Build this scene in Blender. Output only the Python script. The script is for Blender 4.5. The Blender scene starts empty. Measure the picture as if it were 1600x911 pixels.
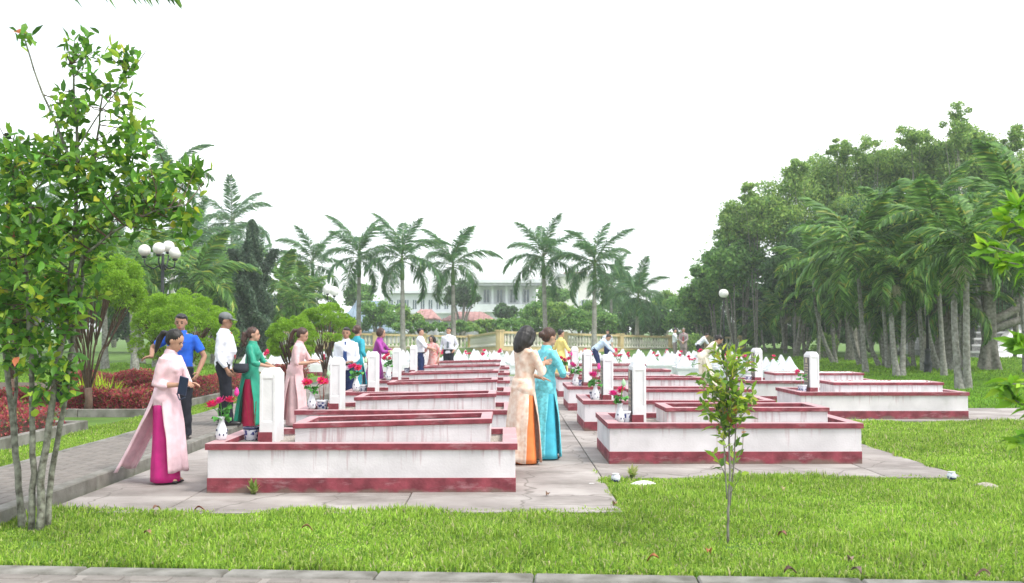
import bpy, bmesh, math, random
import numpy as np
from mathutils import Vector, Matrix, Euler
PI = math.pi
rnd = random.Random(7)
rng = np.random.default_rng(11)
sc = bpy.context.scene
COL = sc.collection
# ------------------------------------------------------------------ camera
FPX = 1555.0
CAM = Vector((0, 0, 1.55))
PITCH = math.atan((517 - 455.5) / FPX); YAW = math.atan(10 / FPX)
cd = bpy.data.cameras.new('camera'); cam = bpy.data.objects.new('camera', cd); COL.objects.link(cam)
cd.sensor_width = 36; cd.lens = 36 * FPX / 1600; cd.clip_start = .1; cd.clip_end = 3000
cam.location = CAM; cam.rotation_euler = (PI/2 + PITCH, 0, -YAW)
cd.dof.use_dof = True; cd.dof.focus_distance = 11; cd.dof.aperture_fstop = 3.2
sc.camera = cam
RM = Euler((PI/2 + PITCH, 0, -YAW)).to_matrix()
def ray(px, py): return RM @ Vector(((px - 800) / FPX, (455.5 - py) / FPX, -1))
def at(px, py, d):
    r = ray(px, py); return CAM + r * (d / r.y)
def gp(px, py, z=0.0):
    r = ray(px, py); return CAM + r * ((z - CAM.z) / r.z)
def X(px, d): return at(px, 517, d).x
def Z(py, d, px=790): return at(px, py, d).z
# ------------------------------------------------------------------ world and sun
SUN_EL, SUN_AZ = math.radians(56), math.radians(118)   # azimuth clockwise from +Y
w = bpy.data.worlds.new('World'); sc.world = w; w.use_nodes = True
nt = w.node_tree; nt.nodes.clear()
def N(nt, t, **k):
    n = nt.nodes.new(t)
    for a, b in k.items(): setattr(n, a, b)
    return n
out = N(nt, 'ShaderNodeOutputWorld'); bg = N(nt, 'ShaderNodeBackground')
sky = N(nt, 'ShaderNodeTexSky', sky_type='NISHITA'); sky.sun_disc = False
sky.sun_elevation = SUN_EL; sky.sun_rotation = SUN_AZ; sky.dust_density = 3.0; sky.air_density = 1.0
tc = N(nt, 'ShaderNodeTexCoord'); mp = N(nt, 'ShaderNodeMapping'); mp.inputs['Scale'].default_value = (1, 1, 3.2)
no = N(nt, 'ShaderNodeTexNoise'); no.inputs['Scale'].default_value = 1.7; no.inputs['Detail'].default_value = 6; no.inputs['Roughness'].default_value = .55
cr = N(nt, 'ShaderNodeValToRGB'); cr.color_ramp.elements[0].position = .45; cr.color_ramp.elements[0].color = (.34,.34,.34,1)
cr.color_ramp.elements[1].position = .66; cr.color_ramp.elements[1].color = (.985,.985,.985,1)
mx = N(nt, 'ShaderNodeMix', data_type='RGBA'); mx.inputs['B'].default_value = (12.0, 12.3, 12.5, 1)   # cloud deck, in the sky texture's own units
L = nt.links.new
L(tc.outputs['Generated'], mp.inputs['Vector']); L(mp.outputs[0], no.inputs['Vector']); L(no.outputs[0], cr.inputs[0])
L(cr.outputs[0], mx.inputs['Factor']); L(sky.outputs[0], mx.inputs['A']); L(mx.outputs['Result'], bg.inputs['Color']); L(bg.outputs[0], out.inputs[0])
bg.inputs['Strength'].default_value = 0.10
sd = bpy.data.lights.new('sun', 'SUN'); so = bpy.data.objects.new('sun', sd); COL.objects.link(so)
sd.energy = 1.5; sd.angle = math.radians(14); sd.color = (1, .97, .92)
sdir = Vector((math.sin(SUN_AZ) * math.cos(SUN_EL), math.cos(SUN_AZ) * math.cos(SUN_EL), math.sin(SUN_EL)))
so.rotation_euler = sdir.to_track_quat('Z', 'Y').to_euler(); so.location = sdir * 50
sc.render.engine = 'CYCLES'
vs = sc.view_settings; vs.view_transform = 'Standard'; vs.look = 'None'; vs.exposure = 1.02; vs.gamma = 1
sc.cycles.max_bounces = 8; sc.cycles.transparent_max_bounces = 8; sc.cycles.volume_bounces = 1
# ------------------------------------------------------------------ materials
MATS = {}
def mat(name, col, rough=.85, var=.18, vs_=6, bump=.15, bs=60, spec=.3, col2=None, rand=0.0, metal=0, trans=0):
    if name in MATS: return MATS[name]
    m = bpy.data.materials.new(name); m.use_nodes = True; t = m.node_tree; b = t.nodes['Principled BSDF']
    tc = N(t, 'ShaderNodeTexCoord'); n1 = N(t, 'ShaderNodeTexNoise'); n1.inputs['Scale'].default_value = vs_; n1.inputs['Detail'].default_value = 5
    mx = N(t, 'ShaderNodeMix', data_type='RGBA'); c2 = col2 or tuple(c * (1 - 2.2 * var) for c in col); c1 = col if col2 else tuple(min(1, c * (1 + var)) for c in col)
    mx.inputs['A'].default_value = (*[max(0, c) for c in c2], 1); mx.inputs['B'].default_value = (*c1, 1)
    r = N(t, 'ShaderNodeMapRange'); r.inputs[1].default_value = .3; r.inputs[2].default_value = .68
    K = t.links.new
    K(tc.outputs['Object'], n1.inputs['Vector']); K(n1.outputs[0], r.inputs[0]); K(r.outputs[0], mx.inputs['Factor'])
    last = mx.outputs['Result']
    if rand:
        oi = N(t, 'ShaderNodeObjectInfo'); hs = N(t, 'ShaderNodeHueSaturation'); mr = N(t, 'ShaderNodeMapRange')
        mr.inputs[3].default_value = 1 - rand; mr.inputs[4].default_value = 1 + rand
        K(oi.outputs['Random'], mr.inputs[0]); K(mr.outputs[0], hs.inputs['Value']); K(last, hs.inputs['Color']); last = hs.outputs[0]
    K(last, b.inputs['Base Color']); b.inputs['Roughness'].default_value = rough; b.inputs['Specular IOR Level'].default_value = spec; b.inputs['Metallic'].default_value = metal
    if bump:
        n2 = N(t, 'ShaderNodeTexNoise'); n2.inputs['Scale'].default_value = bs; n2.inputs['Detail'].default_value = 4
        bp = N(t, 'ShaderNodeBump'); bp.inputs['Strength'].default_value = bump; bp.inputs['Distance'].default_value = .01
        K(tc.outputs['Object'], n2.inputs['Vector']); K(n2.outputs[0], bp.inputs['Height']); K(bp.outputs[0], b.inputs['Normal'])
    MATS[name] = m; m['pb'] = 1
    return m
def leafmat(name, rough=.5, trans=.38, spec=.35):
    m = bpy.data.materials.new(name); m.use_nodes = True; t = m.node_tree; b = t.nodes['Principled BSDF']; K = t.links.new
    a = N(t, 'ShaderNodeAttribute', attribute_name='Col'); b.inputs['Roughness'].default_value = rough; b.inputs['Specular IOR Level'].default_value = spec
    tr = N(t, 'ShaderNodeBsdfTranslucent'); ms = N(t, 'ShaderNodeMixShader'); ms.inputs[0].default_value = trans
    hs = N(t, 'ShaderNodeHueSaturation'); hs.inputs['Value'].default_value = 1.5; hs.inputs['Hue'].default_value = .49
    K(a.outputs['Color'], b.inputs['Base Color']); K(a.outputs['Color'], hs.inputs['Color']); K(hs.outputs[0], tr.inputs['Color'])
    o = t.nodes['Material Output']; K(b.outputs[0], ms.inputs[1]); K(tr.outputs[0], ms.inputs[2]); K(ms.outputs[0], o.inputs[0])
    return m
LEAF = leafmat('leaf'); GRASSM = leafmat('grass_blade', .6, .4, .25)
def wall_mat():
    m = mat('whitewash', (.68,.645,.655), .9, .07, 3, .25, 45, rand=.03); t = m.node_tree; K = t.links.new; b = t.nodes['Principled BSDF']
    src = b.inputs['Base Color'].links[0].from_socket
    tc = N(t, 'ShaderNodeTexCoord'); mp = N(t, 'ShaderNodeMapping'); mp.inputs['Scale'].default_value = (14, 14, .9)
    oi = N(t, 'ShaderNodeObjectInfo'); va = N(t, 'ShaderNodeVectorMath', operation='ADD'); vm = N(t, 'ShaderNodeVectorMath', operation='SCALE'); vm.inputs['Scale'].default_value = 9
    n = N(t, 'ShaderNodeTexNoise'); n.inputs['Scale'].default_value = 1.6; n.inputs['Detail'].default_value = 3
    K(oi.outputs['Location'], va.inputs[1]); K(tc.outputs['Object'], va.inputs[0]); K(va.outputs[0], mp.inputs[0]); K(mp.outputs[0], n.inputs['Vector'])
    sx = N(t, 'ShaderNodeSeparateXYZ'); K(tc.outputs['Object'], sx.inputs[0])
    g = N(t, 'ShaderNodeMapRange'); g.inputs[1].default_value = .18; g.inputs[2].default_value = .42; g.inputs[3].default_value = .69; g.inputs[4].default_value = .52; K(sx.outputs['Z'], g.inputs[0])
    s = N(t, 'ShaderNodeMath', operation='SUBTRACT'); K(n.outputs[0], s.inputs[0]); K(g.outputs[0], s.inputs[1])
    mu = N(t, 'ShaderNodeMath', operation='MULTIPLY'); mu.inputs[1].default_value = 6; mu.use_clamp = True; K(s.outputs[0], mu.inputs[0])
    mu2 = N(t, 'ShaderNodeMath', operation='MULTIPLY'); mu2.inputs[1].default_value = .55; K(mu.outputs[0], mu2.inputs[0])
    mx = N(t, 'ShaderNodeMix', data_type='RGBA'); mx.inputs['B'].default_value = (.36,.16,.18,1); K(mu2.outputs[0], mx.inputs['Factor']); K(src, mx.inputs['A'])
    # grey-green damp blotches
    n3 = N(t, 'ShaderNodeTexNoise'); n3.inputs['Scale'].default_value = 3.5; n3.inputs['Detail'].default_value = 7; K(va.outputs[0], n3.inputs['Vector'])
    r3 = N(t, 'ShaderNodeMapRange'); r3.inputs[1].default_value = .6; r3.inputs[2].default_value = .76; r3.inputs[4].default_value = .4; K(n3.outputs[0], r3.inputs[0])
    m2 = N(t, 'ShaderNodeMix', data_type='RGBA'); m2.inputs['B'].default_value = (.32,.33,.28,1); K(r3.outputs[0], m2.inputs['Factor']); K(mx.outputs['Result'], m2.inputs['A'])
    K(m2.outputs['Result'], b.inputs['Base Color']); return m
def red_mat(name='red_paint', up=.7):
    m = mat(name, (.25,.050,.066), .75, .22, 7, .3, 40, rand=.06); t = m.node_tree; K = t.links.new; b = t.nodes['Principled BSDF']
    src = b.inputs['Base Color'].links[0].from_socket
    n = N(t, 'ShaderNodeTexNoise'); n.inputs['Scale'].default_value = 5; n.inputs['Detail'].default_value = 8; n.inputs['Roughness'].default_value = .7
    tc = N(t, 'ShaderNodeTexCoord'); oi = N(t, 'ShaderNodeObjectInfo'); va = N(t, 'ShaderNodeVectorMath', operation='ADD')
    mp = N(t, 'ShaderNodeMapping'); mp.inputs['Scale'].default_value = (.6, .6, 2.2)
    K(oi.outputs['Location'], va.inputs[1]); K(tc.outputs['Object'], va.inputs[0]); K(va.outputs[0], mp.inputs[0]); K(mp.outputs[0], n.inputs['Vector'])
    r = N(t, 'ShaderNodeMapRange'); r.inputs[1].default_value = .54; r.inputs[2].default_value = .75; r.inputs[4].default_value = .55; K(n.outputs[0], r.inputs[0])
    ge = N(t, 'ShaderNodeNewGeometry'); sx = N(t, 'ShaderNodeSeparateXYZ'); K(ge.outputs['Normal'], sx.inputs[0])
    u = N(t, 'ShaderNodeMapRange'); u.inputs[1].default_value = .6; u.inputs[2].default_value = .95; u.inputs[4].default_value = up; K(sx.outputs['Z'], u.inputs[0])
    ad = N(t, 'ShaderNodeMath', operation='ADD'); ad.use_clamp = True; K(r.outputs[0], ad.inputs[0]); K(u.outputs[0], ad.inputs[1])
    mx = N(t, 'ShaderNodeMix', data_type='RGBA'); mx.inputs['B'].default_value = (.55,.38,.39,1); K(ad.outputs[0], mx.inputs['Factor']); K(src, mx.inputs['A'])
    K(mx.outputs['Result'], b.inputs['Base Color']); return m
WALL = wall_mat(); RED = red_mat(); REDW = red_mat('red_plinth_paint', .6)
def foot_grime(m):
    t = m.node_tree; K = t.links.new; b = t.nodes['Principled BSDF']; src = b.inputs['Base Color'].links[0].from_socket; ge = N(t, 'ShaderNodeNewGeometry'); sx = N(t, 'ShaderNodeSeparateXYZ'); K(ge.outputs['Position'], sx.inputs[0])
    n = N(t, 'ShaderNodeTexNoise'); n.inputs['Scale'].default_value = 5; n.inputs['Detail'].default_value = 8; K(ge.outputs['Position'], n.inputs['Vector']); a = N(t, 'ShaderNodeMath', operation='MULTIPLY_ADD'); a.inputs[1].default_value = -.22; K(n.outputs[0], a.inputs[0]); K(sx.outputs['Z'], a.inputs[2])
    r = N(t, 'ShaderNodeMapRange'); r.inputs[1].default_value = -.115; r.inputs[2].default_value = -.07; r.inputs[3].default_value = .8; r.inputs[4].default_value = 0; K(a.outputs[0], r.inputs[0]); mx = N(t, 'ShaderNodeMix', data_type='RGBA'); mx.inputs['B'].default_value = (.16,.13,.10,1); K(r.outputs[0], mx.inputs['Factor']); K(src, mx.inputs['A']); K(mx.outputs['Result'], b.inputs['Base Color'])
foot_grime(REDW)

WHITE = mat('white_lime', (.74,.735,.74), .85, .05, 4, .2, 30)
WHITE2 = mat('white_glaze_tile', (.72,.74,.76), .5, .06, 4, .1, 30, rand=.05)
CONC = mat('concrete', (.42,.385,.36), .95, .0, 1.1, .5, 90, col2=(.20,.175,.16), rand=.08)
def conc_detail(m, sc1=.7):
    t = m.node_tree; K = t.links.new; b = t.nodes['Principled BSDF']; src = b.inputs['Base Color'].links[0].from_socket
    ge = N(t, 'ShaderNodeNewGeometry'); n0 = N(t, 'ShaderNodeTexNoise'); n0.inputs['Scale'].default_value = 2.5; K(ge.outputs['Position'], n0.inputs['Vector'])
    vm = N(t, 'ShaderNodeVectorMath', operation='MULTIPLY_ADD'); vm.inputs[1].default_value = (.35, .35, .35); K(n0.outputs['Color'], vm.inputs[0]); K(ge.outputs['Position'], vm.inputs[2])
    v = N(t, 'ShaderNodeTexVoronoi', feature='DISTANCE_TO_EDGE'); v.inputs['Scale'].default_value = sc1; K(vm.outputs[0], v.inputs['Vector'])
    r = N(t, 'ShaderNodeMapRange'); r.inputs[1].default_value = 0; r.inputs[2].default_value = .012; r.inputs[3].default_value = .75; r.inputs[4].default_value = 0; K(v.outputs['Distance'], r.inputs[0])
    n = N(t, 'ShaderNodeTexNoise'); n.inputs['Scale'].default_value = .9; n.inputs['Detail'].default_value = 9; n.inputs['Roughness'].default_value = .72; mp = N(t, 'ShaderNodeMapping'); mp.inputs['Scale'].default_value = (1, 2.2, 1); K(ge.outputs['Position'], mp.inputs[0]); K(mp.outputs[0], n.inputs['Vector'])
    r2 = N(t, 'ShaderNodeMapRange'); r2.inputs[1].default_value = .5; r2.inputs[2].default_value = .66; r2.inputs[4].default_value = .65; K(n.outputs[0], r2.inputs[0])
    mu = N(t, 'ShaderNodeMath', operation='MAXIMUM'); K(r.outputs[0], mu.inputs[0]); K(r2.outputs[0], mu.inputs[1])
    mx = N(t, 'ShaderNodeMix', data_type='RGBA'); mx.inputs['B'].default_value = (.13,.115,.10,1); K(mu.outputs[0], mx.inputs['Factor']); K(src, mx.inputs['A']); K(mx.outputs['Result'], b.inputs['Base Color'])
conc_detail(CONC)
CONC2 = mat('kerb_concrete', (.27,.26,.235), .95, 0, 5, .5, 60, col2=(.12,.115,.095), rand=.12)
SIDE = mat('stamped_paving', (.275,.25,.225), .95, 0, 3, .6, 60, col2=(.15,.135,.12), rand=.08)
GRAV = mat('gravel_fill', (.52,.47,.41), .95, 0, 60, 1, 120, col2=(.22,.19,.16))
SOIL = mat('dark_soil', (.13,.10,.07), .95, 0, 30, 1, 80, col2=(.07,.055,.04))
PEB = mat('white_pebble', (.72,.71,.69), .6, .12, 40, .2, 80)
BARK = mat('bark', (.30,.29,.25), .9, 0, 9, .5, 40, col2=(.12,.11,.085))
BARKL = mat('pale_bark', (.33,.33,.29), .9, 0, 12, .5, 50, col2=(.13,.125,.10))
TWIG = mat('twig', (.13,.085,.06), .9, .2, 9, .3, 60)
BLACKM = mat('black_iron', (.02,.025,.025), .5, .2, 9, .1, 60)
GLOBE = mat('globe_glass', (.78,.77,.72), .3, .06, 12, .03, 30)
PORC = mat('porcelain', (.74,.75,.78), .2, .04, 5, 0, spec=.5)
BLUEW = None
def blue_white():
    m = mat('blue_white_ceramic', (.70,.71,.74), .25, .02, 5, 0, spec=.5); t = m.node_tree; K = t.links.new; b = t.nodes['Principled BSDF']
    tc = N(t, 'ShaderNodeTexCoord'); n = N(t, 'ShaderNodeTexVoronoi'); n.inputs['Scale'].default_value = 26; K(tc.outputs['Object'], n.inputs['Vector'])
    n2 = N(t, 'ShaderNodeTexNoise'); n2.inputs['Scale'].default_value = 34; n2.inputs['Detail'].default_value = 3; K(tc.outputs['Object'], n2.inputs['Vector'])
    ad = N(t, 'ShaderNodeMath', operation='ADD'); K(n.outputs['Distance'], ad.inputs[0]); K(n2.outputs[0], ad.inputs[1])
    r = N(t, 'ShaderNodeMapRange'); r.inputs[1].default_value = .86; r.inputs[2].default_value = .98; K(ad.outputs[0], r.inputs[0])
    mx = N(t, 'ShaderNodeMix', data_type='RGBA'); mx.inputs['A'].default_value = (.035,.05,.20,1); mx.inputs['B'].default_value = (.62,.64,.72,1); K(r.outputs[0], mx.inputs['Factor'])
    K(mx.outputs['Result'], b.inputs['Base Color']); return m
BLUEW = blue_white()
NAVYG = mat('navy_glaze', (.02,.025,.09), .3, .1, 9, 0, spec=.5)
PLAQ = mat('granite_plaque', (.13,.125,.12), .35, .3, 60, 0)
PLTX = mat('plaque_lettering', (.55,.5,.35), .6, .05, 9, 0)
SKIN = mat('skin', (.50,.29,.20), .6, .06, 12, .03, 60); SKIN2 = mat('tanned_skin', (.36,.20,.13), .6, .06, 12, .03, 60)
HAIR = mat('black_hair', (.014,.011,.010), .45, .3, 60, .3, 200, spec=.5); HAIRB = mat('brown_hair', (.07,.03,.018), .45, .3, 60, .3, 200, spec=.5); HAIRG = mat('grey_hair', (.35,.33,.3), .6, .2, 60, .3, 200)
EYE = mat('eye_dark', (.01,.008,.007), .3, .1, 9, 0); LIP = mat('lip', (.42,.10,.09), .5, .05, 9, 0)
def cloth(name, c, **k): return mat(name, c, k.pop('rough', .85), k.pop('var', .10), k.pop('vs_', 7), k.pop('bump', .25), k.pop('bs', 14), k.pop('spec', .2), **k)
# ------------------------------------------------------------------ mesh building
class MB:
    def __init__(s): s.v = []; s.f = []; s.n = 0
    def add(s, V, F):
        s.v.extend([tuple(p) for p in V]); s.f.extend([tuple(i + s.n for i in f) for f in F]); s.n += len(V); return s
    def box(s, x0, x1, y0, y1, z0, z1):
        return s.add([(x0,y0,z0),(x1,y0,z0),(x1,y1,z0),(x0,y1,z0),(x0,y0,z1),(x1,y0,z1),(x1,y1,z1),(x0,y1,z1)],
                     [(0,3,2,1),(4,5,6,7),(0,1,5,4),(1,2,6,5),(2,3,7,6),(3,0,4,7)])
    def loft(s, rings, cap=True):
        n = len(rings[0]); V = [p for r in rings for p in r]; F = []
        for i in range(len(rings) - 1):
            for j in range(n): a = i*n + j; b = i*n + (j+1) % n; F.append((a, b, b+n, a+n))
        if cap: F.append(tuple(range(n))[::-1]); F.append(tuple((len(rings)-1)*n + j for j in range(n)))
        return s.add(V, F)
    def tube(s, pts, rad, n=6):
        pts = [Vector(p) for p in pts]; rings = []; up = Vector((0.13, .2, 1)).normalized()
        if not hasattr(rad, '__len__'): rad = [rad] * len(pts)
        u = None
        for i, p in enumerate(pts):
            d = (pts[min(i+1, len(pts)-1)] - pts[max(i-1, 0)]).normalized()
            if u is None: u = d.cross(up if abs(d.dot(up)) < .95 else Vector((1, 0, 0))).normalized()
            else: u = (u - d * u.dot(d)).normalized()
            v = d.cross(u); rings.append([p + (u*math.cos(2*PI*j/n) + v*math.sin(2*PI*j/n)) * rad[i] for j in range(n)])
        return s.loft(rings)
    def lathe(s, prof, c=(0,0,0), n=16, cap=True):
        return s.loft([[(c[0]+r*math.cos(2*PI*j/n), c[1]+r*math.sin(2*PI*j/n), c[2]+z) for j in range(n)] for r, z in prof], cap)
    def ell(s, c, r, n=12, m=8, M=None):
        rings = []
        for i in range(m + 1):
            a = -PI/2 + PI * (i + (.12 if i == 0 else -.12 if i == m else 0)) / m
            rings.append([Vector((r[0]*math.cos(a)*math.cos(2*PI*j/n), r[1]*math.cos(a)*math.sin(2*PI*j/n), r[2]*math.sin(a))) for j in range(n)])
        if M is not None: rings = [[M @ p for p in q] for q in rings]
        return s.loft([[p + Vector(c) for p in q] for q in rings])
    def mesh(s, name):
        me = bpy.data.meshes.new(name); me.from_pydata(s.v, [], s.f); me.update(); return me
def ob(name, me, m=None, parent=None, smooth=False, loc=None):
    if isinstance(me, MB): me = me.mesh(name)
    if m is not None and not me.materials:
        for q in (m if isinstance(m, (list, tuple)) else [m]): me.materials.append(q)
    if smooth: me.shade_smooth()
    o = bpy.data.objects.new(name, me); COL.objects.link(o); o.parent = parent
    if loc is not None: o.location = loc
    return o
def tag(o, label=None, cat=None, group=None, kind=None):
    if label: o['label'] = label
    if cat: o['category'] = cat
    if group: o['group'] = group
    if kind: o['kind'] = kind
    return o
def empty(name, loc, rz=0, label=None, cat=None, group=None):
    o = bpy.data.objects.new(name, None); COL.objects.link(o); o.empty_display_size = .1; o.location = loc; o.rotation_euler = (0, 0, rz)
    return tag(o, label, cat, group)
KIDS = {}
def copy_tree(o, parent=None):
    c = o.copy(); COL.objects.link(c); c.parent = parent
    for ch in list(o.children): copy_tree(ch, c)
    return c
def bevel(o, w=.006, seg=1):
    b = o.modifiers.new('bevel', 'BEVEL'); b.width = w; b.segments = seg; b.limit_method = 'ANGLE'; return o
def remesh(mb, vox, it=3, name='body'):
    o = ob(name, mb); r = o.modifiers.new('r', 'REMESH'); r.mode = 'VOXEL'; r.voxel_size = vox
    s = o.modifiers.new('s', 'SMOOTH'); s.iterations = it; s.factor = .5
    dg = bpy.context.evaluated_depsgraph_get(); me = bpy.data.meshes.new_from_object(o.evaluated_get(dg))
    old = o.data; bpy.data.objects.remove(o); bpy.data.meshes.remove(old); me.name = name; me.shade_smooth(); return me
def join_into(me, mb):
    bm = bmesh.new(); bm.from_mesh(me); tmp = mb.mesh('t'); bm.from_mesh(tmp); bm.to_mesh(me); bm.free(); bpy.data.meshes.remove(tmp); me.shade_smooth(); return me
def np_mesh(name, V, F, C=None, m=None):
    """V (n,3), F (k,4) quads or (k,3) tris, C per-vertex rgb"""
    me = bpy.data.meshes.new(name); V = np.asarray(V, np.float32); F = np.asarray(F, np.int32); k, q = F.shape
    me.vertices.add(len(V)); me.vertices.foreach_set('co', V.ravel()); me.loops.add(k*q); me.loops.foreach_set('vertex_index', F.ravel())
    me.polygons.add(k); me.polygons.foreach_set('loop_start', np.arange(0, k*q, q, dtype=np.int32))
    try: me.polygons.foreach_set('loop_total', np.full(k, q, np.int32))
    except Exception: pass
    me.update(calc_edges=True)
    if C is not None:
        a = me.attributes.new('Col', 'FLOAT_COLOR', 'POINT'); a.data.foreach_set('color', np.concatenate([C, np.ones((len(C), 1))], 1).astype(np.float32).ravel())
    if m: me.materials.append(m)
    return me
def unit(v): return v / np.maximum(1e-6, np.linalg.norm(v, axis=1, keepdims=True))
def pick_cols(n, pal, jit=.18):
    pal = np.array(pal, float); wt = pal[:, 3] / pal[:, 3].sum() if pal.shape[1] == 4 else None
    c = pal[rng.choice(len(pal), n, p=wt), :3]; return np.clip(c * (1 + jit * rng.standard_normal((n, 1))), .003, 1)
def leaf_geo(P, D, Nn, L_, W_, C, fold=.15):
    """leaves as 2-quad pointed shapes: P base, D direction, Nn normal; returns V,F,C"""
    n = len(P); D = unit(D); S = unit(np.cross(D, Nn)); Nn = np.cross(S, D); L_ = np.broadcast_to(L_, (n,))[:, None]; W_ = np.broadcast_to(W_, (n,))[:, None]
    a = P; m_ = P + D*L_*.5 - Nn*L_*fold*.4; l = m_ + S*W_*.5 + Nn*L_*fold; r = m_ - S*W_*.5 + Nn*L_*fold; t = P + D*L_ - Nn*L_*fold
    V = np.stack([a, l, m_, r, t], 1).reshape(-1, 3); b = np.arange(n)[:, None] * 5
    F = np.concatenate([b + np.array([[0, 2, 4, 1]]), b + np.array([[0, 3, 4, 2]])], 0)
    return V, F, np.repeat(C, 5, 0)
def leaf_fine(P, D, Nn, L_, W_, C, fold=.12):
    n = len(P); D = unit(D); S = unit(np.cross(D, Nn)); Nn = np.cross(S, D); L_ = np.broadcast_to(L_, (n,))[:, None]; W_ = np.broadcast_to(W_, (n,))[:, None]; cu = rng.uniform(.0, .35, (n, 1))
    pt = lambda t, s_, u: P + D*L_*t + S*W_*s_ + Nn*L_*(u - cu*t*t)
    V = np.stack([pt(0,0,0), pt(.5,0,-.02), pt(.22,.40,fold*.5), pt(.58,.48,fold*.6), pt(.99,.03,0), pt(.22,-.40,fold*.5), pt(.58,-.48,fold*.6), pt(.98,-.03,0), pt(1,0,0)], 1).reshape(-1, 3); b = np.arange(n)[:, None]*9
    return V, np.concatenate([b+np.array([q]) for q in ([0,1,3,2],[1,8,4,3],[0,5,6,1],[1,6,7,8])]), np.repeat(C, 9, 0)
def quad_geo(P, L_, W_, C, upb=.5, drop=0):
    """cheap leaves: one diamond quad each"""
    n = len(P); Nn = unit(rng.standard_normal((n, 3)) + np.array([0, -.15, upb])); D = rng.standard_normal((n, 3)); D[:, 2] -= drop
    S = unit(np.cross(D, Nn)); D = np.cross(Nn, S); L_ = np.broadcast_to(L_, (n,))[:, None] * rng.uniform(.6, 1.3, (n, 1)); W_ = np.broadcast_to(W_, (n,))[:, None] * rng.uniform(.7, 1.2, (n, 1))
    V = np.stack([P - D*L_/2, P - S*W_/2 + D*L_*.05, P + D*L_/2, P + S*W_/2 + D*L_*.05], 1).reshape(-1, 3)
    return V, (np.arange(n)[:, None]*4 + np.arange(4)), np.repeat(C, 4, 0)
def cat_geo(parts):
    V = []; F = []; C = []; o = 0
    for v, f, c in parts: V.append(v); F.append(f + o); C.append(c); o += len(v)
    return np.concatenate(V), np.concatenate(F), np.concatenate(C)
def clump_points(n, centers, radii, shell=.6, flat=.8):
    centers = np.array(centers); radii = np.array(radii); i = rng.choice(len(centers), n, p=radii**2/np.sum(radii**2))
    d = unit(rng.standard_normal((n, 3))); r = radii[i] * (shell + (1-shell) * rng.random(n)); g = rng.random(n) < .42; r[g] = radii[i][g] * np.abs(rng.normal(.75, .42, g.sum()))
    return centers[i] + d * r[:, None] * np.array([1, 1, flat])
def smoothstep(a, b, x): t = np.clip((x-a)/(b-a), 0, 1); return t*t*(3-2*t)
def gz(x, y): return -.03 + .5 * float(smoothstep(47, 62, y)) * float(1 - smoothstep(16, 26, abs(x)))
exec_order = []
# ================================================================== SETTING
def ground():
    xs = np.concatenate([np.linspace(-900, -60, 8), np.linspace(-50, 50, 51), np.linspace(60, 900, 8)])
    ys = np.concatenate([np.linspace(-60, 30, 31), np.linspace(32, 110, 60), np.linspace(130, 1500, 12)])
    V = [(x, y, gz(x, y)) for y in ys for x in xs]; nx = len(xs)
    F = [(j*nx+i, j*nx+i+1, (j+1)*nx+i+1, (j+1)*nx+i) for j in range(len(ys)-1) for i in range(nx-1)]
    m = mat('lawn_soil', (.11,.20,.030), .95, 0, 1.1, 1, 30, col2=(.06,.12,.02))
    tag(ob('ground', MB().add(V, F), m, smooth=True), kind='structure')
ground()
def slabs(name, xs, ys, z, th=.08, m=CONC, gap=.012):
    root = ob(name, MB().box(xs[0]+.01, xs[-1]-.01, ys[0]+.01, ys[-1]-.01, z-th-.05, z-.022), mat('joint_dirt', (.13,.12,.09), .95, .3, 12)); tag(root, kind='structure')
    for i in range(len(xs)-1):
        for j in range(len(ys)-1):
            x0, x1, y0, y1 = xs[i]+gap/2, xs[i+1]-gap/2, ys[j]+gap/2, ys[j+1]-gap/2
            o = ob('slab', MB().box(x0-x0, x1-x0, 0, y1-y0, -th, 0), m, root, loc=(x0, y0, z + rnd.uniform(-.004, .004))); bevel(o, .006)
    return root
slabs('plaza', [-4.0, -2.95, -.9, 1.02], [8.6, 9.45, 11.6, 14.2, 17.4, 21, 25, 29.5, 34.5], 0)
slabs('plaza_aisle', [1.02, 2.6, 4.05, 4.9], [10.6, 11.35, 13.4, 16.0, 17.2, 21, 25, 29.5, 34.5], 0)
slabs('cross_path', [4.9, 8.2, 10.4, 13, 16, 20], [17.2, 18.4, 20.1], -.002)
# walkway with kerbs
def walkway():
    root = ob('walkway', MB().box(-5.28, -4.2, 2, 34, -.1, .10), SIDE); tag(root, kind='structure')
    y = 2.0
    while y < 34:
        l = 1.0
        for (x0, x1, zt) in ((-4.2, -4.06, .112), (-5.38, -5.28, .11)):
            o = ob('kerb_stone', MB().box(0, x1-x0, 0, l-.012, -.24, 0), CONC2, root, loc=(x0, y, zt + rnd.uniform(-.004, .004))); bevel(o, .012)
        y += l
    # stamped stones of the near stretch, in rows
    st = MB().box(0, .125, 0, .235, -.02, 0).mesh('paver'); y = 7.5
    st.materials.append(SIDE); k = 0
    while y < 17.0 and k < 300:
        for i in range(8 if y < 17 else 4):
            o = ob('paver', st, None, root, loc=(-5.27 + i*.133 + .002, y + (.12 if i % 2 else 0), .106 + rnd.uniform(-.002, .003))); bevel(o, .008); k += 1
        y += .245
walkway()
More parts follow.
